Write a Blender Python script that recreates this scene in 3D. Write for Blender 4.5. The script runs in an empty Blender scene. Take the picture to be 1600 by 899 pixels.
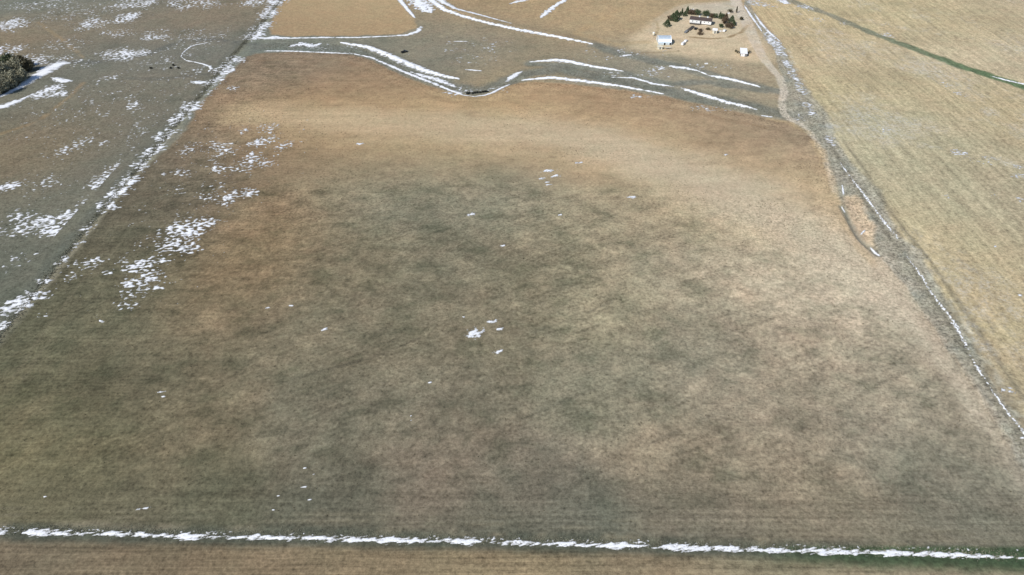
import bpy, bmesh, math, random
import numpy as np
from mathutils import Vector, Matrix

# ------------------------------------------------------------------ camera, sky, sun, exposure
scene = bpy.context.scene
CAM_H, PITCH, FPX = 200.0, math.radians(38.3), 1121.0
cam = bpy.data.cameras.new('camera')
cam.sensor_width = 36.0
cam.lens = 36.0 * FPX / 1600.0
cam.clip_start, cam.clip_end = 1.0, 20000.0
cam_ob = bpy.data.objects.new('camera', cam)
cam_ob.location = (0, 0, CAM_H)
cam_ob.rotation_euler = (math.pi / 2 - PITCH, 0, 0)
scene.collection.objects.link(cam_ob)
scene.camera = cam_ob

SUN_EL = math.radians(43.0)
SUN_AZ = math.atan2(-0.72, -0.69)          # direction towards the sun: left of and behind the viewpoint
sun_dir = Vector((math.sin(SUN_AZ) * math.cos(SUN_EL), math.cos(SUN_AZ) * math.cos(SUN_EL), math.sin(SUN_EL)))
world = bpy.data.worlds.new('World')
scene.world = world
world.use_nodes = True
wn = world.node_tree.nodes
sky = wn.new('ShaderNodeTexSky')
sky.sky_type = 'NISHITA'
sky.sun_disc = False
sky.sun_elevation = SUN_EL
sky.sun_rotation = SUN_AZ
sky.altitude = 1600
wn['Background'].inputs['Strength'].default_value = 0.10
world.node_tree.links.new(sky.outputs[0], wn['Background'].inputs['Color'])
sl = bpy.data.lights.new('sun', 'SUN')
sl.energy = 3.6
sl.angle = math.radians(0.53)
sl.color = (1.0, 0.96, 0.9)
sun_ob = bpy.data.objects.new('sun', sl)
sun_ob.rotation_euler = sun_dir.to_track_quat('Z', 'Y').to_euler()
sun_ob.location = (-200, -200, 400)
scene.collection.objects.link(sun_ob)
scene.view_settings.view_transform = 'Standard'
scene.view_settings.look = 'None'
scene.view_settings.gamma = 1.0
scene.view_settings.exposure = 0.25
scene.view_settings.use_curve_mapping = False
scene.cycles.max_bounces = 4

col = scene.collection
rng = np.random.default_rng(7)
random.seed(7)

# ------------------------------------------------------------------ noise helpers (numpy)
_PR = np.random.default_rng(11)
_PERM = _PR.permutation(1024).astype(np.int32)
_ANG = np.linspace(0, 2 * np.pi, 1024, endpoint=False)
_GXT, _GYT = np.cos(_ANG).astype(np.float32), np.sin(_ANG).astype(np.float32)

def perlin(x, y, seed=0):
    x = np.asarray(x)
    y = np.asarray(y)
    flx, fly = np.floor(x), np.floor(y)
    fx, fy = (x - flx).astype(np.float32), (y - fly).astype(np.float32)
    ix = (flx.astype(np.int32) + seed * 131) & 1023
    iy = (fly.astype(np.int32) + seed * 57) & 1023
    ux = fx * fx * fx * (fx * (fx * 6 - 15) + 10)
    uy = fy * fy * fy * (fy * (fy * 6 - 15) + 10)
    pa, pb = _PERM[ix], _PERM[(ix + 1) & 1023]
    iy1 = (iy + 1) & 1023
    def g(p, yy, dx, dy):
        h = _PERM[(p + yy) & 1023]
        return _GXT[h] * (fx - dx) + _GYT[h] * (fy - dy)
    a = g(pa, iy, 0, 0) * (1 - ux) + g(pb, iy, 1, 0) * ux
    b = g(pa, iy1, 0, 1) * (1 - ux) + g(pb, iy1, 1, 1) * ux
    return (a * (1 - uy) + b * uy) * 1.5

def fbm(x, y, octv=4, seed=0, gain=0.55):
    s, a, t = 0.0, 1.0, 0.0
    for o in range(octv):
        s = s + a * perlin(x * 2 ** o + o * 17.3, y * 2 ** o - o * 9.1, seed + o * 31)
        t += a
        a *= gain
    return s / t * 1.6

def sstep(a, b, v):
    t = np.clip((v - a) / (b - a), 0, 1)
    return t * t * (3 - 2 * t)

# ------------------------------------------------------------------ the lie of the land
def ray(px, py, z):
    u, v = (px - 800.0) / FPX, -(py - 449.5) / FPX
    dy = math.cos(PITCH) + v * math.sin(PITCH)
    dz = -math.sin(PITCH) + v * math.cos(PITCH)
    t = (CAM_H - z) / -dz
    return u * t, dy * t

def roll(x, y):
    return (1.1 * np.sin(x / 83.0 + 0.7) * np.cos(y / 97.0 + 0.4) + 0.8 * np.sin((x + 0.6 * y) / 61.0)
            + 0.5 * np.sin((x - 1.3 * y) / 47.0 + 2.0))

def at0(px, py):
    """survey point of the photograph -> x, y on the rolling land"""
    z = 0.0
    for _ in range(5):
        x, y = ray(px, py, z)
        z = float(roll(x, y))
    return x, y

def poly(pts):
    return np.array([at0(*p) for p in pts])

def dist_poly(x, y, P, closed=False):
    """distance to a polyline and how far along it (metres)"""
    best = np.full(x.shape, 1e9)
    along = np.zeros(x.shape)
    side = np.zeros(x.shape)
    n = len(P)
    s0 = 0.0
    for i in range(n if closed else n - 1):
        a, b = P[i], P[(i + 1) % n]
        d = b - a
        L = math.hypot(*d)
        t = np.clip(((x - a[0]) * d[0] + (y - a[1]) * d[1]) / (L * L), 0, 1)
        dx, dy = x - a[0] - t * d[0], y - a[1] - t * d[1]
        q = np.hypot(dx, dy)
        m = q < best
        best = np.where(m, q, best)
        along = np.where(m, s0 + t * L, along)
        side = np.where(m, np.sign(d[0] * dy - d[1] * dx), side)
        s0 += L
    return best, along, side

def inside(x, y, P):
    r = np.zeros(x.shape, bool)
    j = len(P) - 1
    for i in range(len(P)):
        xi, yi, xj, yj = P[i][0], P[i][1], P[j][0], P[j][1]
        c = ((yi > y) != (yj > y)) & (x < (xj - xi) * (y - yi) / (yj - yi + 1e-12) + xi)
        r ^= c
        j = i
    return r

def sdf(x, y, P):
    d, _, _ = dist_poly(x, y, P, True)
    return np.where(inside(x, y, P), -d, d)

# --- outlines of the pieces of land
FENCE_X = -211.2
top_edge = [(400, 84), (450, 81), (540, 84), (575, 92), (625, 117), (675, 136), (725, 150), (750, 151), (790, 136),
            (815, 129), (840, 128), (900, 132), (975, 142), (1037, 151), (1087, 161), (1150, 174), (1200, 185)]
right_edge = [(1235, 191), (1265, 206), (1285, 232), (1300, 267), (1310, 302), (1314, 325), (1328, 360), (1345, 385), (1380, 400),
              (1408, 410), (1424, 445), (1432, 475), (1465, 512), (1492, 550), (1525, 595), (1553, 640), (1585, 690), (1625, 760), (1690, 862)]
bot_edge = [(1690, 868), (1600, 863), (1400, 853), (1200, 847), (1000, 841), (800, 836), (600, 831), (400, 826), (200, 822), (0, 821), (-300, 818)]
left_edge = [(-40, 570), (5, 523), (82, 441), (125, 385), (166, 333), (214, 278), (262, 231), (281, 217), (314, 161), (352, 123), (384, 91)]
P_main = np.vstack([poly(top_edge + right_edge + bot_edge), poly(left_edge)])
P_right = poly([(1168, 0), (1182, 20), (1205, 47), (1230, 78), (1240, 101), (1262, 140), (1284, 185), (1320, 245), (1352, 290), (1402, 360),
                (1450, 425), (1500, 498), (1560, 590), (1640, 715), (1700, 640), (2200, 640), (2600, 60), (1900, -40), (1300, -60)])
P_top = poly([(436, -30), (432, 10), (420, 42), (424, 54), (460, 57), (560, 56), (625, 53), (650, 44), (648, 30), (636, 16), (622, -10), (616, -30)])
P_front = poly([(-300, 838), (0, 840), (200, 842), (400, 848), (700, 853), (900, 858), (1100, 866), (1250, 872), (1300, 885), (1500, 905), (1700, 930), (1700, 1200), (-300, 1200)])
P_yard = poly([(985, 60), (1030, 30), (1070, 8), (1120, 4), (1150, 2), (1158, 20), (1172, 40), (1200, 68), (1212, 92), (1190, 100), (1120, 92), (1030, 84), (990, 76)])
L_road = poly([(1140, -40), (1147, -8), (1152, 8), (1160, 22), (1168, 37), (1178, 62), (1190, 86), (1203, 104), (1219, 122), (1225, 143), (1221, 161),
               (1225, 179), (1234, 186), (1251, 194), (1267, 208), (1279, 227), (1289, 248), (1297, 275), (1303, 300)])
L_verge = poly([(1163, -20), (1169, 10), (1178, 27), (1190, 45), (1205, 62), (1218, 80), (1226, 100), (1238, 125), (1246, 147), (1254, 172), (1268, 190),
                (1288, 217), (1303, 243), (1320, 270), (1338, 297), (1352, 322), (1385, 372), (1412, 405), (1440, 448), (1468, 492), (1498, 540), (1530, 590), (1575, 660), (1630, 745), (1700, 860)])
W_verge = np.array([3, 3, 3, 3.5, 4, 5, 6, 7, 11, 16, 14, 8, 8, 10, 15, 12, 8, 12, 8, 7, 6, 5, 5, 5, 5.])
L_chan = poly([(405, 72), (470, 73), (540, 78), (600, 95), (650, 114), (700, 133), (745, 144), (785, 132), (820, 118), (870, 108),
               (930, 120), (1000, 133), (1080, 152), (1150, 163), (1215, 178), (1250, 180)])
L_chan2 = poly([(830, 100), (900, 104), (980, 117), (1050, 132), (1100, 128), (1170, 138), (1215, 142)])
L_chan3 = poly([(930, 72), (985, 88), (1060, 104), (1140, 126), (1215, 143)])
L_green = poly([(1215, -6), (1245, 5), (1300, 25), (1340, 42), (1380, 59), (1420, 73), (1462, 89), (1507, 106), (1557, 122), (1600, 136), (1680, 165), (1800, 205)])
L_bot = poly([(-400, 831), (0, 832), (100, 833), (200, 835), (300, 838), (400, 839), (500, 841), (600, 843), (700, 845), (800, 848), (900, 850),
              (1000, 853), (1100, 856), (1200, 859), (1300, 861), (1400, 864), (1500, 868), (1600, 873), (2000, 890)])
P_pit = poly([(1318, 306), (1338, 306), (1352, 330), (1366, 352), (1362, 380), (1368, 396), (1350, 384), (1338, 366), (1328, 345)])
L_pit = poly([(1316, 322), (1324, 336), (1334, 356), (1344, 372), (1358, 384), (1372, 397)])

# terrace banks that the drifts lie against (a low ridge along each)
TERR = [(poly([(533, 66), (575, 73), (605, 85), (637, 99), (662, 109), (687, 117), (717, 123)]), 0.9, 4.5),
        (poly([(830, 95), (865, 93), (900, 98), (925, 103), (972, 111)]), 0.8, 4.5),
        (poly([(818, 122), (862, 119), (912, 125), (970, 134), (1037, 145)]), 0.7, 4.0),
        (poly([(1065, 138), (1105, 150), (1137, 160), (1183, 170)]), 0.8, 4.5),
        (poly([(1045, 103), (1072, 106), (1100, 113), (1150, 125), (1185, 134)]), 0.7, 4.5),
        (poly([(690, 10), (720, 20), (755, 30), (800, 41), (862, 54), (925, 68)]), 0.9, 5.0),
        (poly([(FX, FY) for FX, FY in [(440, 2), (384, 91), (314, 161), (214, 278), (125, 385), (5, 523)]]), 0.35, 2.2)]

def height(x, y):
    z = roll(x, y)
    x = np.asarray(x, float)
    y = np.asarray(y, float)
    for P, hgt, w in TERR:
        m = (x > P[:, 0].min() - 15) & (x < P[:, 0].max() + 15) & (y > P[:, 1].min() - 15) & (y < P[:, 1].max() + 15)
        if m.any():
            d, _, _ = dist_poly(x[m], y[m], P)
            z = np.array(z, float)
            z[m] += hgt * np.exp(-(d / w) ** 2)
    m = (np.abs(x - 190) < 60) & (y > 240) & (y < 370)
    if m.any():
        d = sdf(x[m], y[m], P_pit)
        d2, _, _ = dist_poly(x[m], y[m], L_pit)
        z = np.array(z, float)
        z[m] += -0.9 * sstep(1.5, -4.0, d) - 1.3 * np.exp(-(d2 / 1.6) ** 2)
    d, _, _ = dist_poly(x, y, L_bot)
    return z - 0.35 * np.exp(-(d / 2.2) ** 2)

# ------------------------------------------------------------------ ground grid
STEP = 1.2
xi = np.arange(-560, 560.01, STEP)
yi = np.arange(84, 740.01, STEP)
def tail(n, first, grow):
    s, out, p = first, [], 0.0
    for _ in range(n):
        p += s
        out.append(p)
        s *= grow
    return np.array(out)
tl = tail(34, 3.0, 1.2)
XA = np.concatenate([xi[0] - tl[::-1], xi, xi[-1] + tl])
YA = np.concatenate([yi[0] - tl[::-1], yi, yi[-1] + tl])
GX, GY = np.meshgrid(XA, YA)
near_fac = np.exp(-np.maximum(0, np.hypot(GX, GY - 350) - 800) / 900.0)
GZ = height(GX.ravel(), GY.ravel()).reshape(GX.shape)
GZ += perlin(GX / 0.9 / 4, GY / 0.9 / 4, 5) * 0.03 * ((np.abs(GX) < 560) & (GY > 84) & (GY < 740))
GZ = GZ * np.where(near_fac > 0.05, 1.0, 1.0)

def gz(x, y):
    """height of the built ground surface (bilinear in the grid)"""
    x = np.atleast_1d(np.asarray(x, float))
    y = np.atleast_1d(np.asarray(y, float))
    i = np.clip(np.searchsorted(XA, x) - 1, 0, len(XA) - 2)
    j = np.clip(np.searchsorted(YA, y) - 1, 0, len(YA) - 2)
    tx = (x - XA[i]) / (XA[i + 1] - XA[i])
    ty = (y - YA[j]) / (YA[j + 1] - YA[j])
    return (GZ[j, i] * (1 - tx) * (1 - ty) + GZ[j, i + 1] * tx * (1 - ty) + GZ[j + 1, i] * (1 - tx) * ty + GZ[j + 1, i + 1] * tx * ty)

def at(px, py):
    x, y = at0(px, py)
    return Vector((x, y, float(gz(x, y)[0])))

# ------------------------------------------------------------------ soil colours, with the left-dark, right-bright light falloff painted in
GAIN = 1.19
def lin(c):
    c = np.clip(np.asarray(c, float) * (1.06, 1.060, 1.080) + (4, 3, 3), 0, 250) / 255.0
    return np.where(c <= 0.04045, c / 12.92, ((c + 0.055) / 1.055) ** 2.4) / GAIN

def rbf(x, y, pts):
    """survey of ground colour, light falloff included: nearest samples weigh most (worked out on a 5 m raster)"""
    P = np.array([at0(p[0], p[1]) for p in pts])
    C = np.array([lin(p[2:]) for p in pts])
    x0, y0, st = x.min(), y.min(), 5.0
    if x.max() - x0 > 1600:
        st = 5.0 * (x.max() - x0) / 1600
    xs = np.arange(x0, x.max() + 2 * st, st)
    ys = np.arange(y0, y.max() + 2 * st, st)
    X, Y = np.meshgrid(xs, ys)
    num = np.zeros(X.shape + (3,))
    den = np.zeros(X.shape)
    for (px_, py_), c in zip(P, C):
        s = 0.055 * math.hypot(px_, py_) + 3.0
        d2 = (X - px_) ** 2 + (Y - py_) ** 2
        w = np.exp(-d2 / (2 * s * s)) + 3e-3 / (1 + d2 / (s * s * 4)) ** 2.5
        num += w[..., None] * c
        den += w
    T = num / den[..., None]
    fi, fj = (x - x0) / st, (y - y0) / st
    i, j = fi.astype(int), fj.astype(int)
    tx, ty = (fi - i)[:, None], (fj - j)[:, None]
    return T[j, i] * (1 - tx) * (1 - ty) + T[j, i + 1] * tx * (1 - ty) + T[j + 1, i] * (1 - tx) * ty + T[j + 1, i + 1] * tx * ty

MAIN = [(450,100,138,122,98),(600,130,150,128,98),(700,160,166,142,106),(400,110,130,115,92),(480,185,182,156,114),(600,190,190,163,120),(750,195,190,166,122),  # darker left, paler right: uneven light mixed into the field's own tones
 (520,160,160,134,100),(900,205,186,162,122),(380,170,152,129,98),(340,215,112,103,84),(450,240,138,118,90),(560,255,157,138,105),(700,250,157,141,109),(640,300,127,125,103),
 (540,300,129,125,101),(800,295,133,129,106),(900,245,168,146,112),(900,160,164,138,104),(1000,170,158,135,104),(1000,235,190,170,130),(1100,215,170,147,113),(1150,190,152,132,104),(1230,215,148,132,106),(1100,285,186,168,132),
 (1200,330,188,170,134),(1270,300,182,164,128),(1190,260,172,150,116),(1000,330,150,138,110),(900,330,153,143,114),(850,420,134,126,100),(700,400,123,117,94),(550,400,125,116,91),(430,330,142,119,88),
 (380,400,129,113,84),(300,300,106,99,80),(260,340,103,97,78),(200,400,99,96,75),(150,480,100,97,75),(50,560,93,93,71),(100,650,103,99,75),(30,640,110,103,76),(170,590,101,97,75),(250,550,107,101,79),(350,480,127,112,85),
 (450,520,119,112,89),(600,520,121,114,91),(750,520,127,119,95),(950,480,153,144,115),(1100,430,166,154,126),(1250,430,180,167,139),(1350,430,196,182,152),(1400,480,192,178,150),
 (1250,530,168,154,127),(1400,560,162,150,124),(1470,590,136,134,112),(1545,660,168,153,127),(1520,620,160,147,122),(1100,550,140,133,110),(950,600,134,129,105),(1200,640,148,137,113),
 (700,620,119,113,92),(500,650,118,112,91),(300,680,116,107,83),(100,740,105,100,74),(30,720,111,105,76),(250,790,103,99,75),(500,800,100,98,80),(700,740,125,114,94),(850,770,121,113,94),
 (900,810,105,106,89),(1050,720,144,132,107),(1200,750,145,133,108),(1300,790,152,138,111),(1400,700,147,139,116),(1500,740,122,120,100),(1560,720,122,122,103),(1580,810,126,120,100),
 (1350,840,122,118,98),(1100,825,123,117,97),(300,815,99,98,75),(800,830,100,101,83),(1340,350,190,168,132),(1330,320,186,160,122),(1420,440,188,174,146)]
RIGHT = [(1220,40,191,172,131),(1260,90,187,170,134),(1300,150,183,168,127),(1340,60,187,170,131),(1400,30,183,170,131),(1500,40,181,166,127),(1590,30,177,163,131),(1420,130,181,168,131),
 (1350,190,181,172,137),(1450,200,179,170,137),(1400,260,179,170,137),(1500,260,173,164,129),(1580,180,185,168,129),(1520,150,183,168,131),(1500,330,169,162,133),(1590,290,173,161,131),
 (1450,340,183,170,131),(1480,400,187,171,131),(1560,400,179,165,131),(1530,480,185,169,129),(1590,520,181,165,127),(1590,600,177,163,129),(1600,90,189,174,141),(1480,80,189,176,143)]
PAST = [(50,20,117,119,104),(200,15,113,117,104),(100,55,135,121,96),(30,62,139,121,92),(200,60,125,117,98),(330,25,147,125,94),(250,30,125,117,98),(380,20,123,121,104),(150,80,111,117,106),(300,85,115,116,104),
 (230,100,115,115,101),(350,70,113,115,102),(150,110,119,115,98),(100,150,113,113,96),(220,145,129,117,94),(60,175,117,115,96),(180,180,105,111,102),(280,150,117,115,98),(90,215,139,119,88),(40,210,125,113,90),
 (150,205,125,113,88),(200,240,109,111,98),(60,260,123,114,90),(30,320,113,112,94),(120,290,109,109,94),(60,400,105,107,92),(20,460,103,105,88),(100,400,106,107,90),(20,120,107,111,99),(340,120,123,117,98),(240,200,105,109,96)]
CREEK = [(450,70,122,124,108),(520,68,118,122,108),(620,70,140,132,108),(600,55,132,126,104),(700,60,142,132,108),(700,90,128,126,110),(650,85,134,128,106),(780,110,160,142,106),(750,75,124,124,110),(850,60,142,130,104),(820,30,162,140,104),
 (740,60,128,126,108),(900,25,178,156,118),(950,50,168,148,112),(760,10,160,138,104),(850,5,170,148,112),(1000,40,182,158,118),(980,20,172,152,116),(860,85,150,136,106),(900,85,144,134,108),(960,100,132,132,116),(1020,95,142,136,116),
 (870,115,146,134,106),(1000,118,130,130,114),(1080,95,156,148,124),(1150,105,166,150,118),(1100,140,148,140,116),(1060,120,142,138,116),(1190,150,150,142,118),(1130,90,166,152,122),(1200,120,172,152,118),(1180,115,160,146,116),(560,72,116,122,110),(700,40,150,136,106)]
YARD = [(1010,60,201,180,142),(1060,55,209,190,154),(1040,40,201,182,144),(1100,15,191,186,166),(1060,12,189,176,144),(1140,15,189,182,160),(1100,55,205,186,150),(1150,55,203,184,148),(1180,70,199,178,142),
 (1130,80,195,178,142),(1080,78,189,174,142),(1090,30,201,184,154),(1020,80,185,170,138),(1195,90,191,172,136)]
TOPF = [(460,20,172,150,112),(550,15,178,158,120),(600,25,172,150,112),(500,40,164,138,102),(600,45,160,138,104),(440,40,150,130,100)]
FRONT = [(50,870,116,106,84),(200,880,120,108,84),(400,870,128,114,88),(600,880,134,120,92),(800,880,140,126,96),(1000,885,140,126,98),(1200,890,142,132,104),(1400,905,150,138,110)]

x, y = GX.ravel(), GY.ravel()
N = len(x)
reg = np.zeros(N, int)
wob = fbm(x / 14, y / 14, 3, 3) * 1.6 + perlin(x / 2.5, y / 2.5, 9) * 0.5
core = (x > -600) & (x < 600) & (y > 60) & (y < 800)
big = np.full(N, 1e3)
def reg_sdf(P):
    d = big.copy()
    m = (x > P[:, 0].min() - 60) & (x < P[:, 0].max() + 60) & (y > P[:, 1].min() - 60) & (y < P[:, 1].max() + 60)
    d[m] = sdf(x[m], y[m], P)
    return d
s_main, s_right, s_top, s_front, s_yard = map(reg_sdf, (P_main, P_right, P_top, P_front, P_yard))

soil = np.zeros((N, 3))
left = x < FENCE_X
a_ = left & core
soil[a_] = rbf(x[a_], y[a_], PAST)
a_ = ~left & core
soil[a_] = rbf(x[a_], y[a_], CREEK)
# beyond the farthest sample the land goes on as range and stubble of the same colours
far = ~core
mix = np.clip(0.5 + 0.8 * fbm(x[far] / 420, y[far] / 420, 3, 44), 0, 1)[:, None]
soil[far] = lin((128, 120, 98)) * (1 - mix) + lin((172, 152, 116)) * mix

def blend(mask, colour):
    global soil
    mask = mask[:, None]
    soil = soil * (1 - mask) + colour * mask

def region(s, pts, edge=1.2):
    w = sstep(edge, -edge, s + wob)
    m = w > 0
    c = soil.copy()
    m &= core
    c[m] = rbf(x[m], y[m], pts)
    m2 = (w > 0) & ~core
    c[m2] = np.mean([lin(p[2:]) for p in pts], axis=0)
    blend(w, c)
    return w
GREY_GRASS = lin((116, 120, 108))
GREY_DARK = lin((84, 92, 84))
w_chan = np.zeros(N)
for P, wd in ((L_chan, 8.0), (L_chan2, 5.0), (L_chan3, 6.0)):
    m = (x > P[:, 0].min() - 40) & (x < P[:, 0].max() + 40) & (y > P[:, 1].min() - 40) & (y < P[:, 1].max() + 40)
    d = big.copy()
    d[m], _, _ = dist_poly(x[m], y[m], P)
    w_chan = np.maximum(w_chan, sstep(wd * 1.5, wd * 0.4, d + wob * 1.5))
blend(w_chan * 0.78, GREY_GRASS * (1 + 0.25 * fbm(x / 9, y / 9, 4, 21))[:, None])
w_yard = region(s_yard, YARD, 8.0)
w_right = region(s_right, RIGHT)
w_top = region(s_top, TOPF, 1.5)
w_front = region(s_front, FRONT, 0.6)
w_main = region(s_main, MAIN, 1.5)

# patchy winter cover on the main field: grey-green growth, tan bare spots, two drilling directions
pn = fbm(x / 26 + 0.35 * y / 26, y / 30, 5, 60, 0.62)
pn2 = fbm((x * 0.62 + y * 0.78) / 34, (-x * 0.78 + y * 0.62) / 6.5, 4, 71, 0.6)
pn3 = fbm((x * 0.80 - y * 0.60) / 30, (x * 0.60 + y * 0.80) / 7.5, 4, 83, 0.6)
rl2 = sstep(0.72, 0.98, 1 - np.abs(fbm((x * 0.88 + y * 0.47) / 60, (-x * 0.47 + y * 0.88) / 5.5, 3, 72, 0.5)) * 2.2)
rl3 = sstep(0.72, 0.98, 1 - np.abs(fbm((x * 0.86 - y * 0.51) / 50, (x * 0.51 + y * 0.86) / 5.0, 3, 84, 0.5)) * 2.2)
lines = rl2 * sstep(-0.2, 0.5, fbm(x / 45, y / 45, 2, 73)) + 0.8 * rl3 * sstep(0.0, 0.6, fbm(x / 50 + 9, y / 50, 2, 74))
inner = sstep(0, -22, s_main) * w_main
ybare = sstep(330, 370, y + 18 * fbm(x / 60, y / 60, 3, 90) + 0.16 * np.maximum(x, 0)) * sstep(-190, -120, x)
cover = inner * (1 - 0.75 * ybare)
green = cover * sstep(0.0, 0.62, pn * 0.75 + pn2 * 0.5 + pn3 * 0.35 + 0.05)
tan = cover * sstep(0.1, 0.8, -pn * 0.75 - pn2 * 0.25)
soil *= (1 - 0.19 * green[:, None] * np.array([1.0, 0.93, 0.98]))
soil *= (1 + 0.16 * tan[:, None] * np.array([1.06, 0.98, 0.92]))
soil *= (1 + 0.10 * cover)[:, None]
soil *= (1 + (w_main * (0.13 * pn2 + 0.12 * pn3 + 0.07 * fbm(x / 120, y / 3.2, 4, 99) + 0.11 * (1 - 0.6 * ybare) * fbm(x / 4.5, y / 4.5, 4, 57, 0.7)))[:, None])
soil *= (1 - 0.30 * np.clip(lines, 0, 1) * cover)[:, None]
pnf = fbm(x / 9, y / 9, 4, 66, 0.65)
soil *= (1 + cover * (0.13 * pnf))[:, None] * (1 + cover[:, None] * pnf[:, None] * np.array([0.02, 0.0, -0.01]))
dm = fbm((x * 0.88 + y * 0.47) / 15, (-x * 0.47 + y * 0.88) / 4.2, 4, 76, 0.65)
dm2 = fbm((x * 0.86 - y * 0.51) / 13, (x * 0.51 + y * 0.86) / 4.5, 4, 78, 0.65)
soil *= (1 + cover * (0.15 * dm + 0.08 * dm2))[:, None]
soil *= (1 - 0.16 * cover * sstep(0.35, 0.9, dm + 0.4 * pn))[:, None]
pg = fbm((x + 0.3 * y) / 17, (y - 0.1 * x) / 10, 5, 87, 0.62) + 0.25 * pn
soil *= 1 - 0.25 * (cover * sstep(0.08, 0.6, pg))[:, None] * np.array([1.0, 0.87, 0.92])
soil *= 1 + 0.13 * (cover * sstep(0.05, 0.6, -pg))[:, None] * np.array([1.08, 0.98, 0.94])
soil *= (1 - 0.02 * cover)[:, None]
bare = inner * ybare
# the pale wind-blown sweep of bare soil across the far side and down the right
B_ = poly([(385, 178), (470, 184), (600, 194), (750, 200), (880, 212), (980, 238), (1080, 275), (1170, 315), (1260, 365), (1340, 425), (1410, 480), (1455, 535), (1500, 590), (1550, 665), (1605, 750), (1660, 850)])
BW = np.array([14, 17, 20, 20, 19, 20, 21, 22, 19, 16, 11, 6, 5, 4.5, 4, 3.5])
m = (x > -260) & (x < 260) & (y > 100) & (y < 520)
db = big.copy(); ab = np.zeros(N)
db[m], ab[m], _ = dist_poly(x[m], y[m], B_)
Lb = np.concatenate([[0], np.cumsum(np.hypot(*np.diff(B_, axis=0).T))])
bw = np.interp(ab, Lb, BW)
sw = sstep(1.9, 0.2, (db + 6 * fbm(x / 40, y / 22, 4, 107)) / bw) * w_main
pale = lin((184, 162, 124)) * (1 - ab / Lb[-1])[:, None] + lin((194, 184, 158)) * (ab / Lb[-1])[:, None]
blend(0.85 * sw * np.interp(ab / Lb[-1], [0, 0.7, 0.85, 1], [1, 1, 0.65, 0.5]), pale * (1 + 0.07 * fbm(x / 50, y / 7, 4, 109))[:, None])
soil *= (1 - bare * 0.22 * sstep(0.35, 0.95, fbm(x / 34, y / 17, 5, 101)) )[:, None]
soil *= (1 + bare * 0.10 * fbm(x / 70, y / 9, 4, 104))[:, None]
# headlands: machine strips turned along the edges
hl = w_main * sstep(-30, -2, s_main)
soil *= (1 + 0.07 * hl * np.sin(s_main / 1.9 + 1.2 * perlin(x / 30, y / 30, 8)))[:, None]
hb = w_main * sstep(164, 136, y)
blend(hb * 0.22, lin((104, 102, 86))[None, :] * np.ones((N, 1)))
soil *= (1 + 0.14 * hb * perlin(x / 160, y / 1.3, 12))[:, None]
# right stubble: pale straw and frost drifts in the rows
soil *= (1 + w_right * (0.10 * fbm(x / 3.0, y / 60, 4, 120) + 0.16 * fbm(x / 4.0, y / 6.0, 4, 121, 0.7)))[:, None]
soil *= (1 + w_right * 0.14 * fbm(x / 40, y / 40, 5, 124))[:, None]
fr = w_right * sstep(0.05, 0.95, fbm(x / 75 + 4, y / 95, 4, 130) + 0.35 * fbm(x / 5, y / 9, 3, 131))
L_fr = [poly([(1215, 0), (1240, 18), (1280, 38), (1320, 55), (1400, 76), (1440, 100), (1480, 130)]), poly([(1285, 196), (1330, 198), (1385, 205), (1440, 225), (1500, 240), (1600, 262)]),
        poly([(1350, 32), (1400, 42), (1470, 52)]), poly([(1470, 125), (1510, 150), (1550, 180)])]
for P in L_fr:
    m = (x > P[:, 0].min() - 30) & (x < P[:, 0].max() + 30) & (y > P[:, 1].min() - 30) & (y < P[:, 1].max() + 30)
    d = big.copy()
    d[m], _, _ = dist_poly(x[m], y[m], P)
    fr = np.maximum(fr, w_right * sstep(7, 1, d + wob * 2) * sstep(-0.3, 0.6, fbm(x / 12, y / 12, 4, 133)))
frost = fr * 0.42
soil *= (1 + w_front * 0.16 * fbm(x / 60, y / 0.9, 4, 140))[:, None]
soil *= (1 + w_front * 0.10 * fbm(x / 20, y / 8, 3, 141))[:, None]
soil *= (1 + w_top * 0.07 * fbm((x + y) / 3.2, (x - y) / 60, 3, 150))[:, None]
# range land left of the fence and along the creek
rangew = np.clip(1 - w_main - w_right - w_top - w_front - w_yard, 0, 1)
rn = fbm(x / 30, y / 34, 5, 160, 0.62)
soil *= (1 - 0.20 * (rangew * sstep(0.05, 0.9, rn))[:, None] * np.array([1.0, 0.82, 0.78]))
soil *= (1 + 0.12 * (rangew * sstep(0.1, 0.9, -rn))[:, None] * np.array([1.15, 1.0, 0.8]))
soil *= (1 + 0.10 * rangew * fbm(x / 5, y / 5, 4, 166))[:, None]
soil *= (1 + 0.12 * w_yard * fbm(x / 12, y / 10, 5, 170))[:, None]

# verges, tracks, the wheat strip
d_bot, _, side_bot = dist_poly(x, y, L_bot)
verge_b = sstep(5.0, 1.2, d_bot + wob * 0.5) * (s_main > -4)
blend(verge_b * 0.85, lin((70, 78, 66)) * (1 + 0.25 * fbm(x / 3, y / 2, 3, 180))[:, None])
gx = sstep(62, 115, x) * sstep(8.0, 3.0, d_bot + wob * 0.6) * (side_bot < 0)
gx = np.maximum(gx, sstep(62, 105, x) * sstep(6.8, 2.2, d_bot + wob * 0.8) * (y < 124))
blend(gx * 0.8, lin((64, 84, 56)) * (1 + 0.5 * fbm(x / 2.5, y / 1.5, 3, 183))[:, None])
m = np.abs(x - FENCE_X) < 30
fl = np.zeros(N)
fl[m] = sstep(2.6, 0.6, np.abs(x[m] - FENCE_X - 1.2 + 0.3 * wob[m]))
blend(fl * 0.45 * (y > 160) * (y < 900), lin((132, 130, 108)) * np.ones((N, 1)))
fl2 = np.zeros(N)
fl2[m] = sstep(5.5, 1.5, np.abs(x[m] - FENCE_X + 4 + wob[m]))
blend(fl2 * 0.25, lin((88, 94, 86)) * np.ones((N, 1)))
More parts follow.
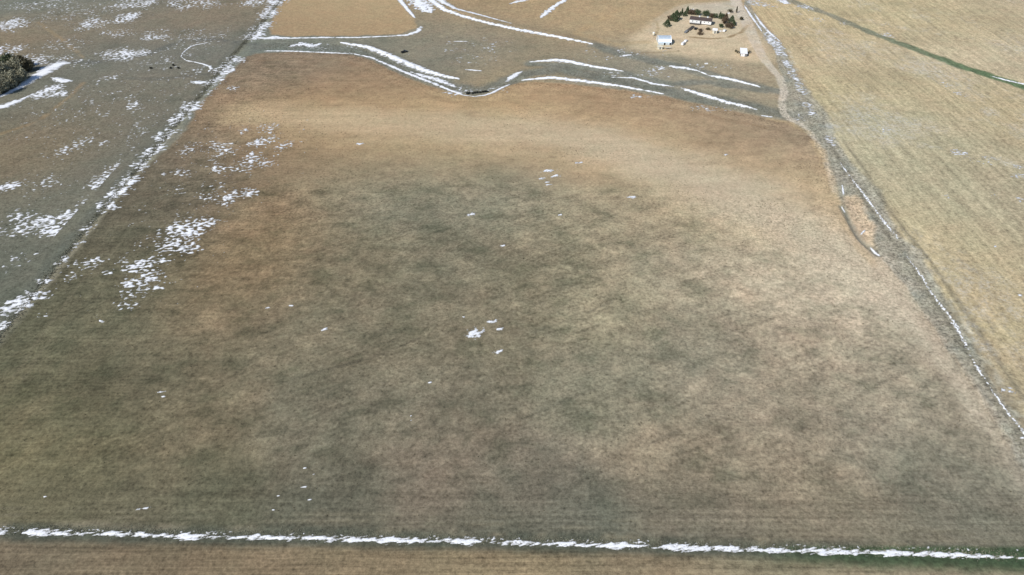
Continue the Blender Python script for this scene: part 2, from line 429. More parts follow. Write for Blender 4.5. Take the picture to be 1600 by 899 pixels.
m = (x > 130) & (x < 320) & (y < 760) & (y > 60)
d = big.copy(); al = np.zeros(N)
d[m], al[m], _ = dist_poly(x[m], y[m], L_verge)
Lc = np.concatenate([[0], np.cumsum(np.hypot(*np.diff(L_verge, axis=0).T))])
wv = np.interp(al, Lc, W_verge)
verge = sstep(1.0, 0.72, (d + wob * 0.8) / wv)
blend(verge * 0.7, lin((160, 157, 138)) * (1 + 0.28 * fbm(x / 4, y / 6, 4, 190))[:, None] * np.array([[1, 1, 1]]))
blend(verge * 0.7 * sstep(0.0, 0.8, fbm(x / 16, y / 22, 4, 192)), np.ones((N, 1)) * lin((132, 137, 125)))
# straw line on the field side of the ditch
m = (x > 130) & (x < 330) & (y > 60) & (y < 760)
d2 = big.copy()
P_straw = L_verge + np.array([6.5, 0.0])
d2[m], _, _ = dist_poly(x[m], y[m], P_straw)
blend(0.55 * sstep(3.4, 0.6, d2 + wob) * (y < 560) * sstep(-0.2, 0.5, fbm(x / 5, y / 8, 3, 194)), np.ones((N, 1)) * lin((196, 192, 168)))
blend(0.5 * sstep(2.0, 0.4, np.abs(d2 - 5.0) + wob * 0.5) * (y < 400), np.ones((N, 1)) * lin((112, 108, 90)))
# dirt road and the two track farm lanes
d_road = big.copy()
m = (x > 100) & (x < 260) & (y > 300) & (y < 800)
d_road[m], al[m], _ = dist_poly(x[m], y[m], L_road)
wr = np.interp(y, [300, 400, 430, 520, 600, 800], [1.6, 1.8, 2.0, 3.2, 5.0, 5.0])
road = sstep(1.15, 0.8, (d_road + 0.35 * wob) / wr)
blend(road * np.interp(y, [300, 380, 430, 700], [0.25, 0.5, 0.7, 0.9]), lin((204, 193, 170)) * (1 + 0.06 * fbm(x / 4, y / 12, 3, 200))[:, None])
TRACKS = [([(1148, 12), (1120, 4), (1085, 6), (1050, 15), (1025, 32), (1018, 50), (1030, 66), (1060, 62)], 2.4, (186, 172, 142), 0.55),
          ([(1168, 40), (1160, 50), (1140, 58), (1110, 61), (1078, 58)], 1.5, (138, 116, 82), 0.8),
          ([(1168, 36), (1172, 52), (1186, 74), (1200, 96)], 4.5, (196, 178, 146), 0.6),
          ([(985, 8), (940, 30), (900, 52), (960, 70), (1010, 66)], 4.0, (176, 152, 112), 0.45),
          ([(1026, 34), (1028, 44), (1024, 58)], 1.3, (150, 130, 94), 0.5),
          ([(1000, 83), (1030, 82), (1060, 80)], 1.6, (128, 112, 84), 0.5),
          ([(0, 210), (60, 190), (110, 150), (130, 130)], 1.8, (160, 134, 94), 0.35),
          ([(130, 90), (100, 65), (60, 35)], 1.8, (160, 138, 100), 0.35),
          ([(395, 70), (330, 62), (280, 66), (230, 85), (150, 98), (80, 96)], 4.0, (96, 98, 90), 0.6),
          ([(380, 92), (330, 115), (250, 124), (180, 122)], 3.0, (98, 98, 88), 0.5),
          ([(395, 80), (450, 78), (520, 80)], 3.5, (112, 120, 110), 0.55),
          ([(1283, 235), (1296, 270), (1304, 300), (1316, 340), (1336, 375), (1365, 415)], 2.6, (196, 174, 136), 0.5),
          ([(1365, 415), (1410, 470), (1460, 535), (1510, 610), (1560, 690)], 2.4, (178, 164, 138), 0.45),
          ([(1440, 490), (1490, 555), (1535, 625), (1580, 700)], 1.4, (182, 166, 138), 0.45),
          ([(1200, 186), (1235, 193), (1262, 207), (1278, 232), (1290, 262)], 2.5, (186, 164, 124), 0.6)]
TRACKS += [([(200, 345), (150, 410), (90, 490), (20, 590)], 0.7, (124, 118, 94), 0.35), ([(212, 347), (163, 412), (104, 492), (36, 592)], 0.7, (124, 118, 94), 0.35),
           ([(-40, 806), (400, 812), (800, 821), (1200, 833), (1640, 850)], 0.5, (132, 126, 102), 0.4), ([(-40, 795), (400, 801), (800, 810), (1200, 822), (1640, 838)], 0.5, (128, 122, 98), 0.35),
           ([(460, 592), (595, 555), (660, 526)], 0.6, (84, 80, 66), 0.4), ([(800, 662), (880, 627), (965, 594), (1040, 560)], 0.6, (92, 90, 74), 0.4), ([(1000, 700), (1100, 655), (1220, 610)], 0.6, (100, 96, 80), 0.35),
           ([(830, 520), (900, 496), (960, 470)], 0.6, (96, 94, 78), 0.4), ([(1080, 620), (1010, 640), (930, 668)], 0.6, (96, 94, 78), 0.35),
           ([(400, 95), (470, 92), (540, 95), (600, 118), (700, 160), (780, 158), (860, 146), (980, 158), (1100, 180), (1200, 200)], 0.8, (148, 124, 92), 0.4)]
for pts, w, c, a in TRACKS:
    P = poly(pts)
    m = (x > P[:, 0].min() - 20) & (x < P[:, 0].max() + 20) & (y > P[:, 1].min() - 20) & (y < P[:, 1].max() + 20)
    d = big.copy()
    d[m], _, _ = dist_poly(x[m], y[m], P)
    blend(a * sstep(w * 1.3, w * 0.5, d + 0.5 * wob) * sstep(-0.9, 0.1, fbm(x / 11, y / 11, 3, 210)) * (core), lin(c)[None, :] * np.ones((N, 1)))
m = (x > 200) & (y > 300) & (y < 800) & (x < 640)
d = big.copy()
d[m], _, _ = dist_poly(x[m], y[m], L_green)
gw = sstep(1.0, 0.55, (d + wob * 1.2) / np.interp(x, [240, 300, 420], [6.5, 5.5, 7.5]))
gi = sstep(262, 345, x)
blend(gw * (0.75 + 0.2 * gi), (lin((128, 128, 112)) * (1 - gi[:, None]) + lin((90, 112, 78)) * gi[:, None]) * (1 + 0.3 * fbm(x / 4, y / 4, 3, 220))[:, None])
m = (x > 150) & (x < 230) & (y > 240) & (y < 380)
d = big.copy(); d2 = big.copy()
d[m] = sdf(x[m], y[m], P_pit)
blend(0.95 * sstep(2.0, -1.5, d + wob * 1.5), lin((194, 174, 142)) * (1 + 0.3 * fbm(x / 4, y / 6, 4, 230))[:, None])
d2[m], _, _ = dist_poly(x[m], y[m], L_pit)
blend(0.7 * sstep(2.6, 0.8, d2 + wob * 0.5), np.ones((N, 1)) * lin((122, 126, 112)))
soil = np.clip(soil, 0.01, 0.9)

row_x = np.clip(w_main * (0.15 + 0.85 * np.maximum(hb, sstep(-60, -190, x))) + 1.7 * w_front, 0, 1.7)
row_y = w_right
grain = np.clip(0.78 * w_main + 0.75 * w_right + 0.65 * rangew + 0.7 * w_front + 0.5 * w_top + 0.5 * w_yard + verge, 0.3, 1.2)
grain *= 1 - 0.45 * bare

# ------------------------------------------------------------------ materials
def nodes(name):
    m = bpy.data.materials.new(name)
    m.use_nodes = True
    nt = m.node_tree
    return m, nt, nt.nodes['Principled BSDF']

def mk(nt, typ, **kw):
    n = nt.nodes.new(typ)
    for k, v in kw.items():
        if k in n.inputs.keys():
            n.inputs[k].default_value = v
        else:
            setattr(n, k, v)
    return n

def math_node(nt, op, a, b=None, clamp=False):
    n = nt.nodes.new('ShaderNodeMath')
    n.operation = op
    n.use_clamp = clamp
    for i, v in enumerate((a, b)):
        if v is None:
            continue
        if isinstance(v, (int, float)):
            n.inputs[i].default_value = v
        else:
            nt.links.new(v, n.inputs[i])
    return n.outputs[0]

def ground_material():
    m, nt, b = nodes('soil')
    L = nt.links.new
    geo = mk(nt, 'ShaderNodeNewGeometry')
    def attr(nm):
        return mk(nt, 'ShaderNodeAttribute', attribute_name=nm)
    def noise(scale, detail, rough, mapping=None):
        n = mk(nt, 'ShaderNodeTexNoise')
        n.inputs['Scale'].default_value = scale
        n.inputs['Detail'].default_value = detail
        n.inputs['Roughness'].default_value = rough
        if mapping:
            mp = mk(nt, 'ShaderNodeMapping')
            mp.inputs['Scale'].default_value = mapping
            L(geo.outputs['Position'], mp.inputs['Vector'])
            L(mp.outputs[0], n.inputs['Vector'])
        else:
            L(geo.outputs['Position'], n.inputs['Vector'])
        return n
    soil_a, gr, rx, ry, fro = attr('soil'), attr('grain'), attr('row_x'), attr('row_y'), attr('frost')
    fine = noise(0.75, 6.0, 0.78)
    mid = noise(0.28, 5.0, 0.7)
    sx = noise(1.0, 4.0, 0.6, (0.035, 0.85, 1))
    sy = noise(1.0, 3.0, 0.55, (0.5, 0.012, 1))
    def centred(n, k):
        return math_node(nt, 'MULTIPLY', math_node(nt, 'SUBTRACT', n.outputs['Fac'], 0.5), k)
    f1 = math_node(nt, 'MULTIPLY', centred(fine, 3.3), gr.outputs['Fac'])
    f2 = math_node(nt, 'MULTIPLY', centred(mid, 1.25), gr.outputs['Fac'])
    f3 = math_node(nt, 'MULTIPLY', centred(sx, 0.8), rx.outputs['Fac'])
    f4 = math_node(nt, 'MULTIPLY', centred(sy, 0.8), ry.outputs['Fac'])
    tot = math_node(nt, 'ADD', math_node(nt, 'ADD', f1, f2), math_node(nt, 'ADD', f3, f4))
    mul = math_node(nt, 'MAXIMUM', math_node(nt, 'ADD', tot, 1.0), 0.25)
    vm = mk(nt, 'ShaderNodeVectorMath', operation='SCALE')
    L(soil_a.outputs['Color'], vm.inputs[0])
    L(mul, vm.inputs['Scale'])
    # slight hue wander: greener / pinker
    hue = noise(0.055, 4.0, 0.6)
    hr = mk(nt, 'ShaderNodeValToRGB')
    hr.color_ramp.elements[0].position, hr.color_ramp.elements[1].position = 0.32, 0.68
    hr.color_ramp.elements[0].color = (0.97, 1.0, 0.985, 1)
    hr.color_ramp.elements[1].color = (1.035, 0.995, 0.985, 1)
    L(hue.outputs['Fac'], hr.inputs[0])
    vm2 = mk(nt, 'ShaderNodeVectorMath', operation='MULTIPLY')
    L(vm.outputs[0], vm2.inputs[0])
    L(hr.outputs[0], vm2.inputs[1])
    # frost and dry straw caught between the rows
    fn = noise(0.55, 5.0, 0.75)
    fa = math_node(nt, 'MULTIPLY', math_node(nt, 'MULTIPLY', math_node(nt, 'SUBTRACT', fn.outputs['Fac'], 0.42), 5.0, True), fro.outputs['Fac'])
    mx = mk(nt, 'ShaderNodeMix', data_type='RGBA')
    L(fa, mx.inputs['Factor'])
    L(vm2.outputs[0], mx.inputs['A'])
    mx.inputs['B'].default_value = (0.72, 0.72, 0.68, 1)
    L(mx.outputs['Result'], b.inputs['Base Color'])
    b.inputs['Roughness'].default_value = 0.95
    b.inputs['Specular IOR Level'].default_value = 0.1
    bp = mk(nt, 'ShaderNodeBump')
    bp.inputs['Strength'].default_value = 0.5
    bp.inputs['Distance'].default_value = 0.25
    L(tot, bp.inputs['Height'])
    L(bp.outputs[0], b.inputs['Normal'])
    return m

def snow_material():
    m, nt, b = nodes('snow')
    L = nt.links.new
    geo = mk(nt, 'ShaderNodeNewGeometry')
    dp = mk(nt, 'ShaderNodeAttribute', attribute_name='depth')
    n = mk(nt, 'ShaderNodeTexNoise')
    n.inputs['Scale'].default_value = 1.6
    n.inputs['Detail'].default_value = 5.0
    n.inputs['Roughness'].default_value = 0.75
    L(geo.outputs['Position'], n.inputs['Vector'])
    t = math_node(nt, 'ADD', dp.outputs['Fac'], math_node(nt, 'MULTIPLY', math_node(nt, 'SUBTRACT', n.outputs['Fac'], 0.5), 0.7))
    r = mk(nt, 'ShaderNodeMapRange')
    r.inputs['From Min'].default_value, r.inputs['From Max'].default_value = -0.05, 0.58
    L(t, r.inputs['Value'])
    mx = mk(nt, 'ShaderNodeMix', data_type='RGBA')
    L(r.outputs[0], mx.inputs['Factor'])
    mx.inputs['A'].default_value = (0.27, 0.27, 0.25, 1)      # stubble and soil showing through thin slush
    mx.inputs['B'].default_value = (0.87, 0.88, 0.90, 1)
    L(mx.outputs['Result'], b.inputs['Base Color'])
    b.inputs['Roughness'].default_value = 0.6
    b.inputs['Specular IOR Level'].default_value = 0.2
    bp = mk(nt, 'ShaderNodeBump')
    bp.inputs['Strength'].default_value = 0.5
    bp.inputs['Distance'].default_value = 0.12
    L(n.outputs['Fac'], bp.inputs['Height'])
    L(bp.outputs[0], b.inputs['Normal'])
    return m

def plain(name, colour, rough=0.7, metal=0.0, var=0.25, scale=2.0, bump=0.0, spec=0.4):
    m, nt, b = nodes(name)
    L = nt.links.new
    tc = mk(nt, 'ShaderNodeTexCoord')
    n = mk(nt, 'ShaderNodeTexNoise')
    n.inputs['Scale'].default_value = scale
    n.inputs['Detail'].default_value = 5.0
    n.inputs['Roughness'].default_value = 0.65
    L(tc.outputs['Object'], n.inputs['Vector'])
    r = mk(nt, 'ShaderNodeMapRange')
    r.inputs['From Min'].default_value, r.inputs['From Max'].default_value = 0.3, 0.7
    r.inputs['To Min'].default_value, r.inputs['To Max'].default_value = 1 - var, 1 + var
    L(n.outputs['Fac'], r.inputs['Value'])
    v = mk(nt, 'ShaderNodeVectorMath', operation='SCALE')
    v.inputs[0].default_value = colour
    L(r.outputs[0], v.inputs['Scale'])
    L(v.outputs[0], b.inputs['Base Color'])
    b.inputs['Roughness'].default_value = rough
    b.inputs['Metallic'].default_value = metal
    b.inputs['Specular IOR Level'].default_value = spec
    if bump:
        bp = mk(nt, 'ShaderNodeBump')
        bp.inputs['Strength'].default_value = 0.6
        bp.inputs['Distance'].default_value = bump
        L(n.outputs['Fac'], bp.inputs['Height'])
        L(bp.outputs[0], b.inputs['Normal'])
    return m

M = dict(
    soil=ground_material(),
    snow=snow_material(),
    ice=plain('ice', (0.80, 0.83, 0.86), 0.4, 0, 0.05, 2.0),
    white=plain('white_siding', (0.80, 0.80, 0.78), 0.6, 0, 0.05, 1.0),
    cream=plain('cream_paint', (0.66, 0.62, 0.50), 0.6, 0, 0.08, 1.0),
    roof=plain('brown_shingle', (0.085, 0.062, 0.055), 0.9, 0, 0.3, 1.5),
    steel=plain('galvanised_steel', (0.62, 0.70, 0.76), 0.4, 0.4, 0.10, 0.8),
    dark=plain('dark_opening', (0.02, 0.02, 0.022), 0.5, 0, 0.2, 2.0),
    glass=plain('window_glass', (0.10, 0.12, 0.14), 0.08, 0, 0.1, 1.0, 0, 0.8),
    wood=plain('weathered_wood', (0.12, 0.105, 0.09), 0.9, 0, 0.3, 3.0),
    palewood=plain('pale_wood', (0.52, 0.47, 0.38), 0.85, 0, 0.2, 3.0),
    post=plain('fence_post_wood', (0.06, 0.05, 0.04), 0.9, 0, 0.3, 4.0),
    wire=plain('fence_wire', (0.25, 0.24, 0.22), 0.5, 0.6, 0.1, 4.0),
    needle=plain('evergreen_needles', (0.085, 0.108, 0.058), 0.8, 0, 0.55, 0.7, 0, 0.1),
    rust=plain('winter_brown_twigs', (0.125, 0.092, 0.062), 0.9, 0, 0.5, 0.7, 0, 0.1),
    twig=plain('bare_grey_twigs', (0.30, 0.285, 0.20), 0.9, 0, 0.4, 0.35, 0, 0.1),
    bark=plain('bark', (0.09, 0.075, 0.06), 0.95, 0, 0.3, 3.0),
    shrub=plain('dark_shrub', (0.022, 0.026, 0.022), 0.9, 0, 0.4, 2.0, 0, 0.1),
    weed=plain('dry_weeds', (0.10, 0.088, 0.055), 0.9, 0, 0.5, 0.2, 0, 0.1),
    grass=plain('grey_grass', (0.21, 0.205, 0.15), 0.9, 0, 0.45, 0.15, 0, 0.1),
    tyre=plain('tyre_rubber', (0.02, 0.02, 0.02), 0.9, 0, 0.2, 4.0),
    black=plain('black_paint', (0.012, 0.012, 0.014), 0.25, 0, 0.1, 2.0),
    grey=plain('grey_paint', (0.20, 0.21, 0.22), 0.35, 0.2, 0.1, 2.0),
    carwhite=plain('white_paint', (0.84, 0.84, 0.84), 0.3, 0, 0.03, 2.0),
    rock=plain('pale_stone', (0.45, 0.43, 0.38), 0.9, 0, 0.2, 2.0),
)

# ------------------------------------------------------------------ ground pieces cut out of one sheet
ny, nx = GX.shape
rid = np.zeros(N, int)
rid[s_front + wob * 0.3 < 0] = 4
rid[w_yard > 0.5] = 5
rid[w_top > 0.5] = 3
rid[w_right > 0.5] = 2
rid[w_main > 0.5] = 1
rid[(gw > 0.5) & (gi > 0.4)] = 8
rid[verge > 0.5] = 7
rid[(road > 0.5) & (y > 425)] = 6
face_r = rid.reshape(ny, nx)[:-1, :-1].ravel()
idx = np.arange(N).reshape(ny, nx)
quads = np.stack([idx[:-1, :-1], idx[:-1, 1:], idx[1:, 1:], idx[1:, :-1]], -1).reshape(-1, 4)
vz = GZ.ravel()
REGN = ['ground', 'main_field', 'stubble_field', 'upper_field', 'front_field', 'farmyard', 'dirt_road', 'grass_verge', 'wheat_strip']
for r, nm in enumerate(REGN):
    q = quads[face_r == r]
    if not len(q):
        continue
    used, inv = np.unique(q, return_inverse=True)
    me = bpy.data.meshes.new(nm)
    me.vertices.add(len(used))
    me.vertices.foreach_set('co', np.stack([x[used], y[used], vz[used]], -1).astype(np.float32).ravel())
    me.loops.add(q.size)
    me.loops.foreach_set('vertex_index', inv.ravel().astype(np.int32))
    me.polygons.add(len(q))
    me.polygons.foreach_set('loop_start', np.arange(0, q.size, 4, dtype=np.int32))
    me.update(calc_edges=True)
    me.polygons.foreach_set('use_smooth', np.ones(len(q), bool))
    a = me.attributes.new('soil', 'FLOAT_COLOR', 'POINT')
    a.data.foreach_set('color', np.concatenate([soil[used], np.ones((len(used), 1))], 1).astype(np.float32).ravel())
    for an, arr in (('grain', grain), ('row_x', row_x), ('row_y', row_y), ('frost', frost)):
        a = me.attributes.new(an, 'FLOAT', 'POINT')
        a.data.foreach_set('value', arr[used].astype(np.float32))
    me.materials.append(M['soil'])
    o = bpy.data.objects.new(nm, me)
    o['kind'] = 'structure'
    col.objects.link(o)

# ------------------------------------------------------------------ object helpers
def tag(o, label=None, cat=None, group=None, kind=None):
    if label: o['label'] = label
    if cat: o['category'] = cat
    if group: o['group'] = group
    if kind: o['kind'] = kind
    return o

def empty(name, loc, rz=0.0):
    o = bpy.data.objects.new(name, None)
    o.location = loc
    o.rotation_euler = (0, 0, rz)
    o.empty_display_size = 0.3
    col.objects.link(o)
    return o

class MB:
    def __init__(s):
        s.v, s.f = [], []
    def add(s, vs, fs):
        n = len(s.v)
        s.v += [tuple(p) for p in vs]
        s.f += [tuple(i + n for i in f) for f in fs]
        return s
    def box(s, x0, x1, y0, y1, z0, z1):
        return s.add([(x0, y0, z0), (x1, y0, z0), (x1, y1, z0), (x0, y1, z0), (x0, y0, z1), (x1, y0, z1), (x1, y1, z1), (x0, y1, z1)],
                     [(3, 2, 1, 0), (4, 5, 6, 7), (0, 1, 5, 4), (1, 2, 6, 5), (2, 3, 7, 6), (3, 0, 4, 7)])
    def prism(s, prof, axis, a, b):
        """closed profile of (u, v) pairs swept along axis from a to b"""
        n = len(prof)
        def P(u, v, t):
            return (t, u, v) if axis == 'x' else (u, t, v)
        vs = [P(u, v, a) for u, v in prof] + [P(u, v, b) for u, v in prof]
        fs = [(i, (i + 1) % n, n + (i + 1) % n, n + i) for i in range(n)] + [tuple(range(n))[::-1], tuple(range(n, 2 * n))]
        return s.add(vs, fs)
    def tube(s, a, b, r0, r1, n=6):
        a, b = Vector(a), Vector(b)
        d = (b - a).normalized()
        u = d.orthogonal().normalized()
        w = d.cross(u)
        vs = []
        for c, r in ((a, r0), (b, r1)):
            for k in range(n):
                t = 2 * math.pi * k / n
                vs.append(c + u * math.cos(t) * r + w * math.sin(t) * r)
        return s.add(vs, [(k, (k + 1) % n, n + (k + 1) % n, n + k) for k in range(n)] + [tuple(range(n))[::-1], tuple(range(n, 2 * n))])
    def mesh(s, name, mat, smooth=False):
        me = bpy.data.meshes.new(name)
        me.from_pydata(s.v, [], s.f)
        bm = bmesh.new()
        bm.from_mesh(me)
        bmesh.ops.recalc_face_normals(bm, faces=bm.faces)
        bm.to_mesh(me)
        bm.free()
        me.materials.append(mat)
        if smooth:
            me.polygons.foreach_set('use_smooth', np.ones(len(me.polygons), bool))
        return me
    def build(s, name, mat, parent=None, smooth=False):
        o = bpy.data.objects.new(name, s.mesh(name, mat, smooth))
        o.parent = parent
        col.objects.link(o)
        return o

def raw_mesh(name, V, F, mat):
    me = bpy.data.meshes.new(name)
    V = np.asarray(V, np.float32)
    F = np.asarray(F, np.int32)
    k = F.shape[1]
    me.vertices.add(len(V))
    me.vertices.foreach_set('co', V.ravel())
    me.loops.add(F.size)
    me.loops.foreach_set('vertex_index', F.ravel())
    me.polygons.add(len(F))
    me.polygons.foreach_set('loop_start', np.arange(0, F.size, k, dtype=np.int32))
    me.update(calc_edges=True)
    me.materials.append(mat)
    return me

def copy_tree(o, parent=None):
    c = o.copy()
    col.objects.link(c)
    c.parent = parent
    for ch in o.children:
        copy_tree(ch, c)
    return c

# ------------------------------------------------------------------ snow
def snow_sheet(name, depth, bbox, step, label=None, cat=None, kind=None, group=None, thick=0.22):
    """a sheet of snow whose surface rises above the ground where depth(x, y) > 0"""
    xs = np.arange(bbox[0], bbox[1] + step, step)
    ys = np.arange(bbox[2], bbox[3] + step, step)
    X, Y = np.meshgrid(xs, ys)
    D = depth(X.ravel(), Y.ravel()).reshape(X.shape)
    keep = (np.maximum.reduce([D[:-1, :-1], D[1:, :-1], D[1:, 1:], D[:-1, 1:]]) > 0)
    if not keep.any():
        return None
    ii = np.arange(X.size).reshape(X.shape)
    q = np.stack([ii[:-1, :-1], ii[:-1, 1:], ii[1:, 1:], ii[1:, :-1]], -1)[keep]
    used, inv = np.unique(q, return_inverse=True)
    d = D.ravel()[used]
    xx, yy = X.ravel()[used], Y.ravel()[used]
    z = gz(xx, yy) + np.where(d > 0, 0.03 + thick * np.tanh(d * 1.6), np.maximum(d * 0.6, -0.25))
    me = raw_mesh(name, np.stack([xx, yy, z], -1), inv.reshape(-1, 4), M['snow'])
    me.polygons.foreach_set('use_smooth', np.ones(len(me.polygons), bool))
    a = me.attributes.new('depth', 'FLOAT', 'POINT')
    a.data.foreach_set('value', d.astype(np.float32))
    o = bpy.data.objects.new(name, me)
    col.objects.link(o)
    return tag(o, label, cat, group, kind)

def drift(pts, widths, label, rough=0.45, scale=3.0, gap=0.0, seed=0, step=0.5, along_scale=1.0, name='snow_drift', kind=None, thick=0.3, slant=0.0, base=0.8):
    """a drift along a surveyed line; widths are half widths in metres at each point"""
    P = poly(pts)
    w = np.asarray(widths if hasattr(widths, '__len__') else [widths] * len(P), float)
    Lc_ = np.concatenate([[0], np.cumsum(np.hypot(*np.diff(P, axis=0).T))])
    mw = w.max() * 2.2 + 2
    def depth(X, Y):
        out = np.full(X.shape, -1.0)
        m = np.zeros(X.shape, bool)
        for a, b in zip(P[:-1], P[1:]):
            m |= (X > min(a[0], b[0]) - mw) & (X < max(a[0], b[0]) + mw) & (Y > min(a[1], b[1]) - mw) & (Y < max(a[1], b[1]) + mw)
        if not m.any():
            return out
        xx, yy = X[m], Y[m]
        d, al_, _ = dist_poly(xx, yy, P)
        ww = np.interp(al_, Lc_, w)
        ca, sa = math.cos(slant), math.sin(slant)
        nz = fbm((xx * ca + yy * sa) / scale / along_scale, (-xx * sa + yy * ca) / scale, 4, 300 + seed, 0.6)
        gp = gap * fbm(al_ / 11.0, al_ * 0 + seed, 2, 330 + seed)
        end = np.minimum(al_, Lc_[-1] - al_)
        out[m] = base - np.maximum(d / ww - 0.15, 0) ** 1.15 + rough * nz + gp - 0.8 * np.exp(-end / 3.0) * 0.5
        return out
    return snow_sheet(name, depth, (P[:, 0].min() - mw, P[:, 0].max() + mw, P[:, 1].min() - mw, P[:, 1].max() + mw), step, label,
                      'snow' if kind else 'snow drift', kind, thick=thick)

SN = lambda *a, **k: drift(*a, **k)
SN([(533, 68), (575, 75), (605, 87), (637, 101), (662, 111), (687, 119), (717, 125)], [1.17, 2.50, 3.28, 3.43, 3.12, 2.34, 1.25], 'thick white snow drift curving along the upper bank of the creek bend', 0.80, seed=1, scale=2.2, slant=0.15, along_scale=1.8)
SN([(545, 83), (580, 90), (612, 104), (650, 120), (682, 132), (705, 142), (725, 149), (744, 151.5)], [0.62, 1.17, 1.48, 1.56, 1.72, 1.0, 0.8, 0.6], 'thin snow drift edging the top of the brown field below the thick curved drift', 0.80, gap=0.4, seed=2, scale=2.2, slant=0.15, along_scale=1.8)
SN([(640, 112), (668, 121), (690, 127), (712, 136)], [0.78, 2.34, 2.65, 1.72], 'broken snow lying in the creek bed between the two curved drifts', 1.00, seed=3, scale=2.2, slant=0.15, along_scale=1.8)
SN([(742, 151), (758, 149), (770, 145), (785, 137), (797, 132)], [0.55, 0.86, 1.09, 1.17, 0.62], 'thin white snow line rounding the lowest bend of the creek', 0.50, seed=4, scale=2.2, slant=0.15, along_scale=1.8)
SN([(792, 127), (801, 120), (809, 115), (816, 112)], [1.87, 2.65, 2.50, 0.94], 'short broad snow drift climbing the right side of the creek bend', 0.75, seed=5, scale=2.2, slant=0.15, along_scale=1.8)
SN([(828, 98), (865, 95), (885, 97), (900, 100), (925, 105), (950, 109), (974, 113)], [0.62, 2.03, 2.81, 2.03, 1.56, 1.48, 0.62], 'white snow drift on the bank just right of the creek bend, second above the field', 0.70, seed=6, scale=2.2, slant=0.15, along_scale=1.8)
SN([(815, 126), (862, 122), (912, 128), (970, 136), (1037, 148)], [0.78, 1.87, 1.87, 1.33, 0.70], 'long snow drift along the top edge of the brown field right of the bend', 0.80, gap=0.25, seed=7, scale=2.2, slant=0.15, along_scale=1.8)
SN([(955, 121), (990, 122), (1020, 131), (1053, 136)], [0.55, 1.01, 1.72, 0.62], 'patchy snow streak in the grey grass between two longer drifts', 1.00, gap=0.4, seed=8, scale=2.2, slant=0.15, along_scale=1.8)
SN([(1064, 139), (1085, 146), (1105, 152), (1137, 162), (1160, 167), (1184, 173)], [0.94, 2.03, 2.03, 1.56, 1.87, 0.70], 'solid snow drift ending beside the field corner near the dirt track', 0.90, seed=9, scale=2.2, slant=0.15, along_scale=1.8)
SN([(1046, 105), (1072, 108), (1090, 112), (1108, 119)], [1.40, 1.87, 0.70, 0.55], 'ragged snow drift below the metal arched barn', 1.00, gap=0.4, seed=10, scale=2.2, slant=0.15, along_scale=1.8)
SN([(1108, 119), (1125, 122), (1150, 127), (1187, 137)], [0.70, 1.87, 1.72, 0.94], 'narrow snow drift in the grass below the white roofed shed', 0.75, gap=0.2, seed=11, scale=2.2, slant=0.15, along_scale=1.8)
SN([(660, -12), (676, 2), (692, 15), (720, 25), (755, 35), (800, 45), (862, 57), (925, 70)], [2.73, 3.51, 2.50, 2.03, 1.95, 2.18, 2.03, 1.09], 'longest white snow drift running from the top edge towards the arched barn', 0.85, seed=12, scale=2.2, slant=0.15, along_scale=1.8)
SN([(680, -12), (690, 2), (712, 15), (750, 24), (800, 38)], [2.73, 3.28, 2.34, 1.72, 0.62], 'snow drift running just above the longest drift from the top edge', 0.85, seed=13, scale=2.2, slant=0.15, along_scale=1.8)
SN([(620, -10), (626, 2), (637, 15), (648, 28)], [2.2, 2.4, 2.0, 1.2], 'short snow drift down the right edge of the upper brown field', 0.4, seed=14)
SN([(640, -6), (655, 5), (668, 16), (674, 20)], [5.0, 8.0, 6.5, 2.0], 'broken snow in the grass strip right of the upper brown field', 1.3, 3.5, seed=15, gap=0.2)
SN([(404, 60), (457, 60), (505, 59), (560, 59), (605, 57), (637, 55), (652, 50), (658, 42)], [2.34, 1.72, 1.25, 1.01, 0.94, 1.72, 2.34, 2.03], 'straight snow line along the lower edge of the upper brown field', 0.90, gap=0.35, seed=16, scale=2.2, slant=0.15, along_scale=1.8)
SN([(415, 60), (430, 58), (445, 60)], [3.12, 2.50, 0.78], 'white snow heap at the fence corner beside the upper brown field', 0.6, seed=17)
SN([(452, 73), (470, 69), (490, 72), (502, 68)], [2.0, 3.4, 3.0, 1.4], 'broken snow patch in the grey lane below the upper brown field', 1.1, 2.8, seed=18)
SN([(412, 80), (450, 80), (500, 82), (545, 84)], [1.0, 1.0, 0.9, 0.9], 'faint thin snow line on the top left edge of the brown field', 0.9, 2.6, gap=0.3, seed=19)
SN([(845, 28), (858, 17), (866, 10), (880, 2), (890, -6)], [1.8, 2.8, 2.6, 2.2, 1.5], 'slanting broken snow streak at the top edge left of the farmstead', 0.9, 3.0, gap=0.2, seed=20)
SN([(797, 6), (812, 2), (830, -2)], [1.5, 2.5, 1.5], 'small broken snow patch at the top edge above the longest drift', 1.0, 2.6, seed=21)
SN([(970, 88), (985, 86)], [1.4, 1.6], 'small snow patch in grey grass left of the arched barn', 0.9, 2.4, seed=22)
SN([(-30, 160), (10, 147), (35, 134), (60, 118), (80, 106), (95, 100), (108, 99)], [2.34, 2.34, 3.12, 5.46, 6.63, 5.46, 1.95], 'broad white snow drift lying along the right side of the tree grove', 0.6, 4.0, seed=23)
SN([(82, 122), (100, 127), (112, 127)], [2.0, 4.0, 1.4], 'snow patch below the right end of the grove drift', 0.8, 3.0, seed=24)
SN([(-20, 174), (10, 165), (28, 158), (46, 150)], [3.0, 4.0, 3.0, 0.9], 'snow streak at the left edge below the grove drift', 0.7, 3.0, seed=25)
